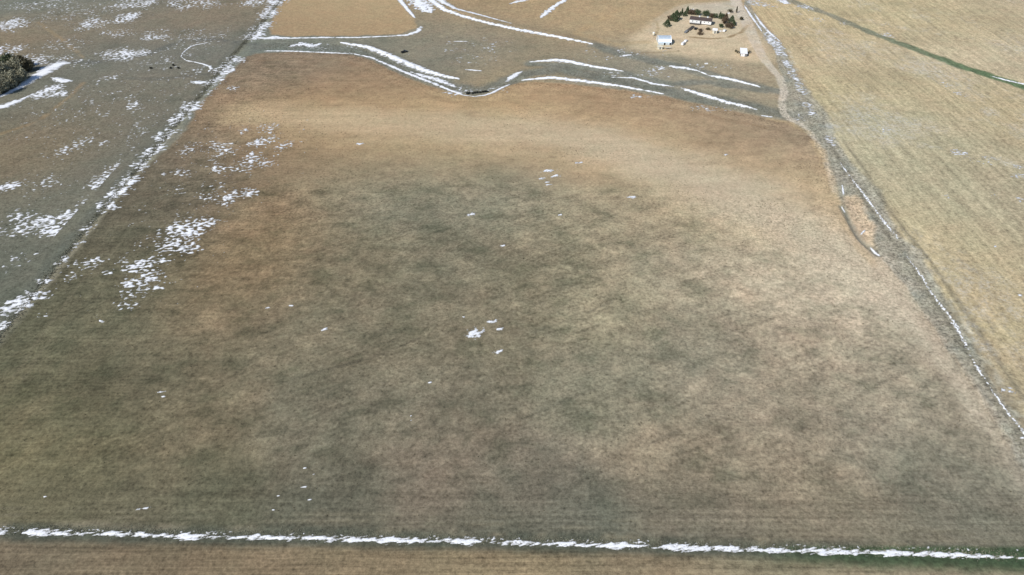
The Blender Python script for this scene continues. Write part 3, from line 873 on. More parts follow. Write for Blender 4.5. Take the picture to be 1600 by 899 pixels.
SN([(325, 67), (308, 70), (298, 73), (290, 79), (285, 84), (283, 89), (291, 95), (303, 97), (316, 100), (328, 104), (330, 108), (326, 112)], [0.45, 0.68, 0.68, 0.62, 0.45, 0.28, 0.50, 0.50, 0.90, 1.24, 1.24, 0.78], 'curved hook of snow in the pasture left of the fence', 0.80, gap=0.3, seed=26, scale=2.2, slant=0.15, along_scale=1.8)
SN([(302, 128), (312, 129), (324, 129)], [2.5, 3.6, 1.5], 'snow patch in the pasture below the curved hook of snow', 0.7, 3.0, seed=27)
SN([(-60, 831), (0, 831), (100, 832), (200, 834), (300, 838), (400, 839), (500, 841), (600, 843), (700, 845), (745, 846), (752, 846)], [1.17, 1.13, 1.09, 0.86, 1.05, 0.86, 1.01, 1.09, 1.17, 0.86, 0.47], 'left half of the long snow line along the bottom edge of the field', 1.15, 0.8, gap=0.75, base=0.55, seed=28, step=0.25, along_scale=4.0, slant=0.2, thick=0.2)
SN([(764, 847), (800, 848), (900, 850), (1000, 853), (1100, 856), (1200, 859), (1300, 861), (1400, 864), (1500, 867), (1560, 870), (1640, 874)], [0.78, 0.90, 0.90, 1.01, 1.09, 1.09, 1.17, 1.09, 0.94, 0.70, 0.47], 'right half of the long snow line along the bottom edge of the field', 1.15, 0.8, gap=0.7, base=0.6, seed=29, step=0.25, along_scale=4.0, slant=0.2, thick=0.2)
SN([(1163, 9), (1174, 26), (1187, 44), (1190, 49)], [0.9, 1.3, 0.9, 0.6], 'narrow snow line beside the dirt road at the top right', 0.6, 1.3, gap=0.4, base=0.75, seed=30, step=0.4)
SN([(1179, 22), (1190, 38), (1204, 53), (1218, 64)], [0.8, 1.4, 1.2, 1.0], 'second narrow snow line between the dirt road and the stubble', 0.7, 1.3, gap=0.4, base=0.75, seed=31, step=0.4)
SN([(1313, 255), (1325, 272), (1340, 292), (1352, 307), (1365, 324), (1380, 345), (1392, 360), (1404, 373)], [0.6, 0.8, 0.9, 0.9, 1.0, 1.0, 0.9, 0.9], 'line of snow crumbs in the ditch beside the orange pit', 1.7, 0.9, gap=0.5, base=0.3, seed=32, step=0.35, name='snow_crumbs', kind='stuff')
SN([(1416, 400), (1425, 412), (1440, 432), (1452, 452), (1470, 477), (1485, 497), (1500, 522), (1512, 545)], [0.7, 0.9, 0.7, 0.8, 0.9, 0.9, 1.0, 0.9], 'line of snow crumbs in the ditch below the orange pit', 1.7, 0.9, gap=0.5, base=0.3, seed=33, step=0.35, name='snow_crumbs', kind='stuff')
SN([(1516, 556), (1530, 580), (1545, 602), (1560, 625), (1575, 646), (1594, 668), (1612, 700)], [0.6, 0.65, 0.6, 0.6, 0.6, 0.7, 0.6], 'thin line of snow crumbs in the ditch at the right edge', 1.7, 0.8, gap=0.5, base=0.3, seed=34, step=0.3, name='snow_crumbs', kind='stuff')
SN([(1316, 290), (1318, 304)], [0.6, 0.7], 'tiny snow streak at the upper end of the orange pit', 0.5, 1.5, seed=35, step=0.3)
SN([(1316, 321), (1321, 329)], [0.5, 0.5], 'tiny snow streak on the left rim of the orange pit', 0.4, 1.5, seed=36, step=0.3)
SN([(1346, 364), (1352, 358)], [0.6, 0.6], 'tiny snow streak inside the orange pit', 0.5, 1.5, seed=37, step=0.3)
SN([(1361, 384), (1368, 392), (1375, 398)], [0.5, 0.8, 0.7], 'bright snow streak at the lower tip of the orange pit', 0.4, 1.5, seed=38, step=0.3)
SN([(1548, 119), (1570, 125), (1600, 132), (1625, 140)], [0.7, 1.2, 1.3, 0.9], 'thin snow streak on the green wheat strip at the right', 0.8, 2.2, gap=0.2, seed=39)
SN([(1190, 181), (1206, 183)], [0.9, 1.0], 'short snow dash at the field corner near the dirt track', 0.4, 2.0, seed=40)
SN([(727, 109), (740, 110), (752, 111)], [0.8, 1.3, 0.9], 'short snow dash in the grass above the creek bend', 0.5, 2.0, seed=41)
SN([(708, 65), (722, 65), (732, 65)], [0.5, 0.7, 0.5], 'thin snow dash in the grass below the longest drift', 0.5, 2.0, seed=42)

# scattered patches: density is highest near the surveyed centres
def scatter(name, label, centres, bbox_px, scale, seed, step, base=-0.75, el=1.6, rough=1.0):
    C = []
    for px, py, rpx, rpy, s in centres:
        X, Y = at0(px, py)
        X2, _ = at0(px + rpx, py)
        _, Y2 = at0(px, py - rpy)
        C.append((X, Y, abs(X2 - X) * 1.2, abs(Y2 - Y) * 1.2, s))
    bb = [at0(*p) for p in bbox_px]
    x0, x1 = min(b[0] for b in bb), max(b[0] for b in bb)
    y0, y1 = min(b[1] for b in bb), max(b[1] for b in bb)
    def depth(X, Y):
        den = np.full(X.shape, base)
        for cx, cy, rx_, ry_, s in C:
            m = (np.abs(X - cx) < 2.6 * rx_) & (np.abs(Y - cy) < 2.6 * ry_)
            den[m] = np.maximum(den[m], base + (s - base) * np.exp(-0.5 * (((X[m] - cx) / rx_) ** 2 + ((Y[m] - cy) / ry_) ** 2) ** 1.5))
        out = np.full(X.shape, -1.0)
        m = den > -1.05
        out[m] = den[m] + rough * fbm((X[m] + 0.25 * Y[m]) / scale / el, (Y[m] - 0.15 * X[m]) / scale, 4, 400 + seed, 0.55)
        out[m] += 0.45 * perlin(X[m] / 11, Y[m] / 11, 440 + seed) - 0.07
        return out
    return snow_sheet(name, depth, (x0, x1, y0, y1), step, label, 'snow', 'stuff', thick=0.15)

fence_pts = []
for i, (px, py) in enumerate([(436, 4), (425, 22), (414, 42), (404, 55), (372, 95), (356, 110), (342, 128), (303, 168), (285, 185), (262, 212), (245, 235), (225, 258), (203, 285), (190, 300), (172, 322)]):
    s = [0.25, 0.35, 0.2, 0.35, 0.15, 0.3, 0.0, 0.4, 0.35, 0.2, 0.3, 0.25, 0.45, 0.55, 0.35][i] + 0.14
    fence_pts.append((px - 5, py, 13, 9 if py > 100 else 7, s))
fence_pts += [(140, 355, 12, 8, 0.0), (115, 385, 10, 8, 0.0), (100, 408, 9, 8, 0.15), (68, 440, 9, 6, 0.2), (55, 462, 25, 7, 0.35), (32, 475, 22, 8, 0.45), (5, 508, 12, 8, 0.25), (20, 485, 20, 8, 0.2), (320, 145, 10, 6, 0.0)]
scatter('snow_patches', 'bright snow patches strung along the left fence line', fence_pts, [(-20, 530), (480, -5), (-40, 520), (460, 530)], 2.1, 1, 0.45, base=-1.1, rough=1.25)
PASTURE_SNOW = [(165, 285, 22, 12, 0.28), (185, 262, 20, 10, -0.02), (150, 312, 20, 10, 0.08), (70, 352, 45, 13, 0.30), (35, 340, 22, 10, 0.03), (110, 340, 22, 12, 0.18), (85, 362, 30, 6, 0.38), (45, 408, 30, 14, -0.17), (195, 28, 16, 7, 0.33), (145, 38, 18, 8, 0.18), (185, 52, 20, 5, 0.03),
                (20, 38, 24, 9, 0.13), (195, 85, 30, 8, 0.23), (10, 78, 20, 8, 0.18), (140, 100, 10, 5, 0.03), (205, 165, 8, 5, 0.23), (100, 70, 30, 10, -0.33), (245, 55, 20, 8, -0.07), (225, 205, 30, 20, -0.38), (110, 232, 22, 14, -0.12), (15, 292, 14, 7, 0.23), (60, 290, 40, 15, -0.38),
                (210, 5, 30, 8, 0.08), (300, 5, 40, 8, -0.07), (395, 5, 16, 5, 0.18), (80, 140, 14, 6, 0.38), (65, 150, 18, 5, 0.18), (95, 147, 12, 4, 0.33), (150, 160, 90, 40, -0.58), (300, 60, 50, 12, -0.38), (320, 110, 20, 10, -0.12), (170, 122, 12, 4, 0.08), (60, 8, 60, 8, -0.33), (10, 350, 14, 20, -0.02), (120, 20, 60, 15, -0.43), (260, 90, 40, 20, -0.43), (50, 95, 60, 8, -0.02), (230, 150, 60, 40, -0.63)]
scatter('snow_patches', 'small snow patches scattered over the grey pasture at the left', PASTURE_SNOW, [(-60, 440), (420, -5), (-60, -5), (-60, 300)], 1.7, 2, 0.5, base=-1.1, rough=1.3)
FIELD_SNOW = [(410, 222, 18, 7, 0.05), (395, 247, 14, 8, 0.15), (440, 228, 12, 6, 0.0), (372, 262, 22, 6, -0.05), (342, 264, 14, 5, 0.15), (345, 232, 24, 10, -0.15), (415, 258, 12, 6, 0.0), (362, 308, 10, 10, 0.25), (388, 302, 14, 6, 0.1), (330, 300, 30, 14, -0.25), (290, 362, 26, 12, 0.35), (310, 348, 20, 10, 0.15), (325, 352, 10, 8, 0.2), (270, 378, 24, 10, 0.2),
              (300, 388, 20, 8, 0.15), (250, 370, 16, 8, -0.05), (235, 432, 16, 10, 0.2), (215, 420, 18, 10, 0.1), (208, 442, 18, 8, 0.25), (225, 412, 16, 8, 0.05), (250, 408, 14, 5, 0.15), (190, 408, 10, 5, -0.05), (135, 412, 20, 7, 0.15), (108, 432, 12, 8, 0.1), (150, 408, 14, 5, 0.0), (215, 458, 22, 10, -0.05), (240, 452, 16, 4, 0.1), (205, 478, 18, 7, -0.15), (160, 225, 10, 5, -0.2),
              (275, 270, 18, 6, -0.15), (170, 425, 8, 4, 0.0), (300, 230, 14, 8, -0.2), (420, 200, 14, 8, -0.15), (380, 205, 10, 6, -0.15), (365, 138, 8, 4, 0.1), (370, 240, 70, 40, -0.64), (300, 310, 60, 40, -0.72), (240, 400, 60, 50, -0.72), (70, 492, 6, 3, 0.1), (160, 502, 5, 3, 0.0)]
scatter('snow_patches', 'snow flecks scattered over the dark left side of the brown field', FIELD_SNOW, [(60, 520), (500, 110), (60, 300), (520, 520)], 1.6, 3, 0.4, base=-1.1, rough=1.3)
VERGE_SNOW = [(1230, 100, 6, 14, 0.05), (1242, 122, 6, 12, 0.10), (1252, 140, 8, 8, 0.15), (1215, 72, 8, 8, 0.30), (1222, 85, 8, 6, 0.20), (1205, 58, 8, 6, 0.30), (1210, 66, 10, 6, 0.35), (1262, 165, 8, 10, -0.15), (1270, 178, 8, 6, 0.05), (1250, 185, 10, 5, -0.15), (1295, 215, 6, 12, -0.05), (1180, 5, 12, 5, 0.05), (1200, 8, 14, 4, 0.00), (1225, 3, 8, 3, 0.35), (1262, 12, 14, 4, 0.05), (1385, 55, 10, 4, -0.05)]
scatter('snow_patches', 'snow crumbs and frost in the ditch beside the stubble field', VERGE_SNOW, [(1150, 230), (1420, 0), (1150, 0), (1330, 230)], 2.0, 4, 0.5, base=-1.1)
STUBBLE_SNOW = [(1380, 204, 14, 4, -0.15), (1400, 208, 20, 4, -0.25), (1500, 238, 14, 4, -0.05), (1540, 250, 30, 6, -0.2), (1590, 260, 14, 4, 0.0), (1595, 275, 14, 3, 0.0), (1595, 312, 10, 4, -0.2), (1480, 130, 12, 6, -0.25), (1498, 147, 10, 5, -0.3), (1320, 36, 8, 3, -0.2), (1278, 32, 10, 4, 0.0), (1390, 40, 14, 3, -0.25), (1550, 305, 12, 4, -0.25), (1480, 308, 8, 3, -0.2), (1598, 465, 5, 5, 0.0), (1585, 425, 5, 4, -0.2), (1550, 385, 6, 3, -0.2), (1582, 655, 10, 8, -0.15), (1575, 610, 10, 6, -0.1), (1550, 570, 8, 8, -0.25)]
scatter('snow_patches', 'thin snow specks lying in the rows of the stubble field', STUBBLE_SNOW, [(1250, 680), (1640, 20), (1250, 20), (1640, 680)], 1.5, 5, 0.45, base=-1.1)
CREEK_SNOW = [(740, 75, 60, 14, -0.4), (960, 86, 60, 10, -0.4), (1010, 118, 60, 8, -0.35), (1115, 170, 40, 4, -0.2), (1000, 152, 20, 4, -0.2), (740, 92, 40, 10, -0.45), (1090, 100, 60, 8, -0.45), (1010, 110, 14, 4, -0.1), (1035, 107, 8, 3, 0.1), (500, 75, 60, 6, -0.3), (720, 142, 25, 6, -0.05), (770, 142, 20, 5, -0.2)]
scatter('snow_patches', 'tiny snow flecks in the grey grass along the creek', CREEK_SNOW, [(420, 180), (1220, 50), (400, 50), (1220, 180)], 1.9, 6, 0.5, base=-1.1)
BOT_SNOW = [(px, 824 + px * 0.0225, 60, 2.4, -0.28) for px in range(-20, 1620, 90)]
scatter('snow_patches', 'snow crumbs in the dark grass just above the bottom snow line', BOT_SNOW, [(-60, 880), (1640, 800)], 0.8, 7, 0.28, base=-1.2)

# single small patches out on the brown field
lone = [(742, 521, 15, 9, 'star shaped snow patch, the largest in the middle of the brown field'), (770, 502, 9, 3.2, 'snow patch just above right of the star shaped patch'),
        (781, 514, 7, 2.6, 'small ragged snow patch right of the star shaped patch'), (779, 550, 8, 4, 'ragged snow patch below the star shaped patch'), (724, 495, 3, 1.5, 'tiny snow fleck above the star shaped patch'),
        (508, 514, 7, 2.6, 'lone oval snow patch left of the middle of the field'), (453, 478, 6, 2, 'small snow patch up left of the lone oval patch'), (418, 481, 3.5, 1.6, 'tiny snow patch beside another up left of the lone oval patch'),
        (251, 613, 8, 1.8, 'upper of two small snow patches in the dark left field'), (256, 620, 5, 1.6, 'lower of two small snow patches in the dark left field'), (642, 657, 4.5, 1.8, 'small snow patch below the middle of the field'),
        (642, 650, 2, 1.2, 'snow fleck just above a small patch below the middle of the field'), (737, 335, 8, 2.8, 'snow patch on the green grey ground in the upper middle of the field'), (786, 384, 5, 2, 'small snow dash in the middle of the field below the upper patches'),
        (857, 267, 11, 2.4, 'top one of the snow dashes below the pale tan band'), (868, 275, 9, 2.6, 'widest of the snow dashes below the pale tan band'), (847, 279, 5, 1.8, 'left one of the snow dashes below the pale tan band'), (855, 285, 5, 1.6, 'middle low snow dash below the pale tan band'), (856, 289, 5, 1.3, 'lowest of the snow dashes below the pale tan band'),
        (905, 254.5, 7, 1.4, 'thin snow dash on the pale tan band'), (988, 308, 9, 2, 'snow dash right of the dashes below the tan band'), (562, 225, 6, 2, 'snow dash at the left end of the tan band'), (475, 761, 6, 2.2, 'small snow patch near the bottom left of the field'),
        (483, 781, 4, 1.4, 'tiny snow fleck below the small patch near the bottom left'), (490, 741, 4, 1.6, 'tiny snow fleck above the small patch near the bottom left'), (475, 732, 3.5, 1.3, 'topmost tiny snow fleck near the bottom left of the field'), (225, 794.5, 10, 2.2, 'snow dash above the left part of the bottom snow line'), (71, 776, 4, 1.4, 'small snow fleck near the bottom left corner'),
        (427, 797, 4, 1.2, 'tiny snow fleck above the bottom snow line left of centre'), (435, 775, 2.5, 1.2, 'faint snow fleck near the bottom left cluster'), (672, 598, 5, 1.3, 'faint snow dash below the star shaped patch'), (1134, 242, 4, 1.4, 'small snow fleck on the right of the tan band'),
        (875, 336, 4, 1.6, 'faint snow fleck in the upper middle of the field right of the dashes'), (1598, 684, 5, 1.8, 'snow fleck at the right edge of the field')]
for i, (px, py, rx_, ry_, lab) in enumerate(lone):
    X, Y = at0(px, py)
    ax_ = abs(at0(px + rx_, py)[0] - X)
    ay_ = abs(at0(px, py - ry_)[1] - Y)
    def dep(XX, YY, X=X, Y=Y, ax_=ax_, ay_=ay_, i=i):
        r = np.hypot((XX - X - 0.25 * (YY - Y)) / ax_, (YY - Y - 0.12 * (XX - X)) / ay_)
        return 0.75 - r + 0.85 * fbm(XX / 1.8, YY / 1.5, 4, 500 + i, 0.6)
    snow_sheet('snow_patch', dep, (X - ax_ * 1.8, X + ax_ * 1.8, Y - ay_ * 1.8, Y + ay_ * 1.8), 0.22, lab, 'snow patch', thick=0.12)

# ------------------------------------------------------------------ fence along the left field edge
fy0, fy1 = at0(5, 523)[1] - 30, at0(440, 0)[1] + 60
fence = empty('wire_fence', (FENCE_X, fy0, float(gz(FENCE_X, fy0)[0])))
tag(fence, 'long wire fence with dark wooden posts along the left edge of the field', 'fence')
pm = MB().tube((0, 0, -0.35), (0, 0, 1.35), 0.095, 0.075, 7).mesh('post', M['post'])
fz0 = fence.location.z
ys = np.arange(fy0, fy1, 7.0)
pts = []
for k, yy in enumerate(ys):
    xx = FENCE_X + random.uniform(-0.15, 0.15)
    z = float(gz(xx, yy)[0])
    o = bpy.data.objects.new('post', pm)
    o.parent = fence
    o.location = (xx - FENCE_X, yy - fy0, z - fz0)
    o.rotation_euler = (random.uniform(-0.09, 0.09), random.uniform(-0.09, 0.09), random.uniform(0, 3))
    o.scale = (1, 1, random.uniform(0.85, 1.15))
    col.objects.link(o)
    pts.append(Vector((xx - FENCE_X + 0.08, yy - fy0, z - fz0)))
for hgt in (0.45, 0.8, 1.15):
    b = MB()
    for p, q in zip(pts[:-1], pts[1:]):
        b.tube(p + Vector((0, 0, hgt)), q + Vector((0, 0, hgt)), 0.006, 0.006, 3)
    b.build('wire', M['wire'], fence)

# ------------------------------------------------------------------ farm buildings
def frame(name, pa, pb):
    """an Empty at the front left foot of a building whose front runs from pixel pa to pixel pb"""
    A, B = at(*pa), at(*pb)
    o = empty(name, A, math.atan2(B.y - A.y, B.x - A.x))
    return o, (B.xy - A.xy).length

def window(parent, x0, x1, z0, z1, yf):
    f = MB().box(x0 - 0.09, x1 + 0.09, yf - 0.07, yf + 0.05, z0 - 0.09, z0).box(x0 - 0.09, x1 + 0.09, yf - 0.07, yf + 0.05, z1, z1 + 0.09)
    f.box(x0 - 0.09, x0, yf - 0.07, yf + 0.05, z0, z1).box(x1, x1 + 0.09, yf - 0.07, yf + 0.05, z0, z1)
    w = f.build('window', M['carwhite'], parent)
    MB().box(x0, x1, yf - 0.03, yf + 0.04, z0, z1).build('pane', M['glass'], w)
    return w

# white mobile home
home, W = frame('mobile_home', (1077, 36.5), (1110.5, 40.5))
tag(home, 'long white mobile home with a dark brown roof among evergreens', 'house')
D = 8.0
MB().box(0.05, W - 0.05, 0.05, D - 0.05, -0.6, 0.55).build('skirting', M['wood'], home)
MB().box(0, W, 0, D, 0.55, 3.35).build('wall', M['white'], home)
rf = MB()
prof = [(-0.45, 3.30), (D / 2, 4.45), (D + 0.45, 3.30), (D + 0.45, 3.42), (D / 2, 4.60), (-0.45, 3.45)]
rf.prism(prof, 'x', -0.35, W + 0.35)
rfo = rf.build('roof', M['roof'], home)
MB().prism([(0.0, 3.352), (D, 3.352), (D / 2, 4.36)], 'x', 0.02, W - 0.02).build('gable', M['white'], home)
for vx in (W * 0.40, W * 0.78):
    MB().box(vx - 0.55, vx + 0.55, D * 0.56, D * 0.56 + 1.1, 4.1, 5.25).build('roof_vent', M['carwhite'], rfo)
for k in range(2):
    MB().tube((W * (0.2 + 0.5 * k), D * 0.4, 4.2), (W * (0.2 + 0.5 * k), D * 0.4, 4.95), 0.12, 0.12, 8).build('roof_pipe', M['grey'], rfo)
MB().box(W * 0.485, W * 0.485 + 0.95, -0.05, 0.02, 0.6, 2.75).build('door', M['dark'], home)
MB().box(W * 0.485 + 1.05, W * 0.485 + 1.2, -0.12, 0.0, 0.56, 3.3).build('downpipe', M['roof'], home)
for a, bq in ((2.0, 2.9), (5.6, 6.3), (11.6, 12.6), (15.0, 15.7)):
    if bq < W - 0.3:
        window(home, a, bq, 1.75, 2.5, 0.0)
window_end = MB().box(W - 0.02, W + 0.05, 3.0, 4.2, 1.6, 2.6).build('window', M['glass'], home)
deck = MB().box(0.6, W * 0.47, -2.4, -0.02, 0.42, 0.55)
for k in range(5):
    deck.box(0.7 + k * 1.8, 0.85 + k * 1.8, -2.35, -2.2, -0.5, 1.5)
deck.box(0.6, W * 0.47, -2.38, -2.3, 1.42, 1.5).box(0.6, W * 0.47, -2.38, -2.3, 0.95, 1.02)
deck.build('deck', M['wood'], home)
steps = MB()
for k in range(3):
    steps.box(W * 0.47 + 0.05, W * 0.47 + 1.5, -0.9 - 0.3 * k, -0.03 - 0.3 * k + 0.0, -0.4, 0.5 - 0.17 * k)
steps.build('steps', M['wood'], home)

# arched metal barn
barn, W = frame('arched_barn', (1028.3, 70.5), (1048.5, 70.5))
barn.rotation_euler.z += math.radians(-2)
tag(barn, 'galvanised metal arched barn with a rounded roof in the farmyard', 'barn')
R, HB = 5.4, 5.3
def arch(r, k, n=22):
    t = math.pi * k / n
    return (R - r * R * math.cos(t), HB * r * math.sin(t) ** 0.9)
ns = 22
V, Fq = [], []
nr = 64
for i in range(nr + 1):
    r = 1.0 + (0.012 if i % 2 else 0.0)
    for k in range(ns + 1):
        yq, zq = arch(r, k, ns)
        V.append((W * i / nr, yq, zq - (0.5 if k in (0, ns) else 0)))
for i in range(nr):
    for k in range(ns):
        a = i * (ns + 1) + k
        Fq.append((a, a + ns + 1, a + ns + 2, a + 1))
sh = MB().add(V, Fq).build('roof_shell', M['steel'], barn)
for xe in (0.12, W - 0.18):
    pr = [arch(0.985, k, ns) for k in range(ns + 1)]
    MB().prism(pr, 'x', xe, xe + 0.06).build('end_wall', M['steel'], barn)
for xe in (0.0, W):
    b = MB()
    for k in range(ns):
        p, q = arch(1.02, k, ns), arch(1.02, k + 1, ns)
        b.tube((xe, p[0], p[1]), (xe, q[0], q[1]), 0.16, 0.16, 5)
    b.build('end_rib', M['carwhite'], barn)
for xa, wd in ((4.2, 1.3), (8.6, 1.4)):
    b = MB().box(xa, xa + wd, -0.25, 1.2, -0.4, 1.9)
    dd = b.build('dormer', M['steel'], barn)
    MB().box(xa + 0.12, xa + wd - 0.12, -0.30, -0.2, -0.3, 1.75).build('door', M['dark'], dd)

def shed(name, pa, pb, label, depth, hgt, rise, wall='cream', roof='carwhite', door=True):
    s, W = frame(name, pa, pb)
    tag(s, label, 'shed')
    MB().box(0, W, 0, depth, -0.4, hgt).build('wall', M[wall], s)
    MB().prism([(-0.3, hgt), (depth / 2, hgt + rise), (depth + 0.3, hgt), (depth + 0.3, hgt + 0.1), (depth / 2, hgt + rise + 0.12), (-0.3, hgt + 0.1)], 'x', -0.3, W + 0.3).build('roof', M[roof], s)
    MB().prism([(0.0, hgt + 0.002), (depth, hgt + 0.002), (depth / 2, hgt + rise - 0.06)], 'x', 0.02, W - 0.02).build('gable', M[wall], s)
    if door:
        MB().box(W * 0.4, W * 0.4 + min(1.2, W * 0.4), -0.06, 0.02, 0.0, hgt * 0.85).build('door', M['grey'], s)
    return s
shed('garden_shed', (1113, 52.5), (1119.5, 53.2), 'small white roofed shed in front of the right end of the mobile home', 4.5, 2.5, 0.9, 'cream', 'carwhite')
shed('low_shed', (1027.2, 77.2), (1034.6, 77.6), 'small cream shed at the front left corner of the arched barn', 2.6, 1.9, 0.4, 'cream', 'cream', True)
ms = empty('machine_shed', at(1156.6, 88.2), math.radians(-10))
tag(ms, 'white roofed shed standing alone on the right side of the yard', 'shed')
W, D = 4.7, 7.6
MB().prism([(0, -0.4), (D, -0.4), (D, 3.5), (0, 2.2)], 'x', 0, W).build('wall', M['grey'], ms)
MB().prism([(-0.3, 2.16), (D + 0.25, 3.58), (D + 0.25, 3.72), (-0.3, 2.30)], 'x', -0.3, W + 0.3).build('roof', M['carwhite'], ms)
MB().box(1.4, 3.2, -0.06, 0.02, 0.0, 1.95).build('door', M['carwhite'], ms)
MB().box(0.3, 1.2, -0.05, 0.02, 0.0, 1.95).build('side_panel', M['carwhite'], ms)

# ------------------------------------------------------------------ vehicles and yard things
def vehicle(name, pa, pb, label, cat, paint, kind='pickup', accent=None):
    A, B = at(*pa), at(*pb)
    Lg = {'pickup': 5.6, 'car': 4.6, 'van': 5.4}[kind]
    c = (A + B) / 2
    rz = math.atan2(B.y - A.y, B.x - A.x)
    c.z = float(gz(c.x, c.y)[0]) - 0.02
    o = empty(name, c, rz)
    tag(o, label, cat)
    h = Lg / 2
    w = 0.95
    prof = [(-h, 0.45), (-h + 0.1, 0.95), (h - 0.9, 1.0), (h - 0.05, 0.85), (h, 0.45), (h - 0.2, 0.32), (-h + 0.2, 0.32)]
    MB().prism(prof, 'y', -w, w).build('body', M[paint], o)
    if kind == 'pickup':
        cab = [(-0.35, 0.97), (-0.2, 1.75), (0.95, 1.75), (1.6, 0.99)]
        bed = MB().box(-h + 0.12, -0.4, -w, -w + 0.1, 0.95, 1.25).box(-h + 0.12, -0.4, w - 0.1, w, 0.95, 1.25).box(-h + 0.1, -h + 0.2, -w + 0.1, w - 0.1, 0.95, 1.25)
        bed.build('bed_side', M[accent or paint], o)
    elif kind == 'van':
        cab = [(-h + 0.12, 0.97), (-h + 0.2, 2.0), (1.2, 2.0), (1.9, 0.99)]
    else:
        cab = [(-h + 0.5, 0.97), (-h + 1.1, 1.45), (0.5, 1.45), (1.2, 0.99)]
    cb = MB().prism(cab, 'y', -w + 0.08, w - 0.08).build('cab', M[accent or paint], o)
    gl = [(u * 0.9 + 0.03, v * 0.86 + 0.19) for u, v in cab]
    MB().prism(gl, 'y', -w + 0.06, w - 0.06).build('window', M['glass'], cb)
    for sx in (-h + 0.95, h - 0.95):
        for sy in (-w, w):
            wh = MB().tube((sx, sy - 0.12, 0.36), (sx, sy + 0.12, 0.36), 0.36, 0.36, 14).build('wheel', M['tyre'], o)
            MB().tube((sx, sy - 0.125, 0.36), (sx, sy + 0.125, 0.36), 0.18, 0.18, 8).build('rim', M['grey'], wh)
    for sy in (-w + 0.25, w - 0.25):
        MB().box(h - 0.08, h + 0.02, sy - 0.15, sy + 0.15, 0.62, 0.8).build('headlight', M['carwhite'], o)
    return o
vehicle('pickup_truck', (627, 83.5), (637, 81), 'black pickup with a white front parked alone in the grass above the drift', 'truck', 'black', 'pickup')
vehicle('parked_car', (1085, 47.5), (1089.5, 44.5), 'dark car parked in front of the mobile home steps', 'car', 'black', 'car')
vehicle('parked_van', (1065.5, 71.5), (1069.5, 68.5), 'white van parked right of the arched barn', 'van', 'carwhite', 'van')
vehicle('parked_car', (1070, 66.5), (1073, 64.3), 'white car just behind the white van near the arched barn', 'car', 'carwhite', 'car')
vehicle('parked_car', (1129.5, 51), (1134.5, 47.8), 'white car right of the small shed by the mobile home', 'car', 'carwhite', 'car')
vehicle('pickup_truck', (1069.5, 52.8), (1075.5, 48.8), 'grey pickup at the lower end of the dark trailer by the home', 'truck', 'grey', 'pickup')

def trailer(name, pa, pb, label, w, hgt, mat, load=None):
    A, B = at(*pa), at(*pb)
    c = (A + B) / 2
    L_ = (B.xy - A.xy).length
    c.z = float(gz(c.x, c.y)[0])
    o = empty(name, c, math.atan2(B.y - A.y, B.x - A.x))
    tag(o, label, 'trailer')
    h = L_ / 2
    dk = MB().box(-h, h, -w, w, hgt - 0.1, hgt)
    dk.box(-h, h, -w + 0.2, -w + 0.35, hgt - 0.3, hgt - 0.102).box(-h, h, w - 0.35, w - 0.2, hgt - 0.3, hgt - 0.102)
    dk.build('deck', M[mat], o)
    tg = MB().tube((h - 0.05, -0.5, hgt - 0.2), (h + 1.3, 0, hgt - 0.25), 0.06, 0.06, 6).tube((h - 0.05, 0.5, hgt - 0.2), (h + 1.3, 0, hgt - 0.25), 0.06, 0.06, 6)
    tg.tube((h + 1.2, 0, hgt - 0.25), (h + 1.2, 0, -0.05), 0.05, 0.05, 6)
    tg.build('tongue', M['grey'], o)
    for sx in (-0.6, 0.35):
        for sy in (-w + 0.12, w - 0.12):
            MB().tube((sx, sy - 0.1, 0.32), (sx, sy + 0.1, 0.32), 0.32, 0.32, 12).build('wheel', M['tyre'], o)
    if load:
        for k, (yy, zz) in enumerate(((-0.6, 0.0), (-0.1, 0.0), (0.45, 0.0), (-0.3, 0.3))):
            MB().box(-h + 0.4 + 0.2 * k, h - 0.5 - 0.15 * k, yy, yy + 0.42, hgt + zz + 0.004, hgt + zz + 0.29).build('plank_stack', M[load], o)
    return o
trailer('flatbed_trailer', (1039, 76.2), (1048, 76.0), 'pale flatbed trailer in front of the arched barn', 1.1, 0.75, 'palewood')
trailer('flatbed_trailer', (1075.5, 48.5), (1083, 42.5), 'dark flatbed trailer loaded with boards before the mobile home', 1.3, 0.8, 'wood', 'wood')
A, B = at(1035, 80.6), at(1041.5, 79.2)
o = empty('plank_pile', (A + B) / 2, math.atan2(B.y - A.y, B.x - A.x))
tag(o, 'low pile of pale planks in front of the small cream shed', 'planks')
for k in range(5):
    MB().box(-2.2 + 0.1 * k, 2.2 - 0.13 * k, -0.6 + 0.24 * k, -0.4 + 0.24 * k, -0.05, 0.12 + 0.05 * (k % 3)).build('plank', M['palewood'], o)
def tank(px, py, label, r=0.9, h=2.6):
    o = empty('water_tank', at(px, py))
    tag(o, label, 'tank')
    MB().tube((0, 0, -0.1), (0, 0, h), r, r, 20).build('drum', M['cream'], o, True)
    MB().tube((0, 0, h + 0.002), (0, 0, h + 0.35), r, r * 0.25, 20).build('lid', M['carwhite'], o)
    return o
tank(1021, 56, 'upright cream tank standing left of the arched barn')
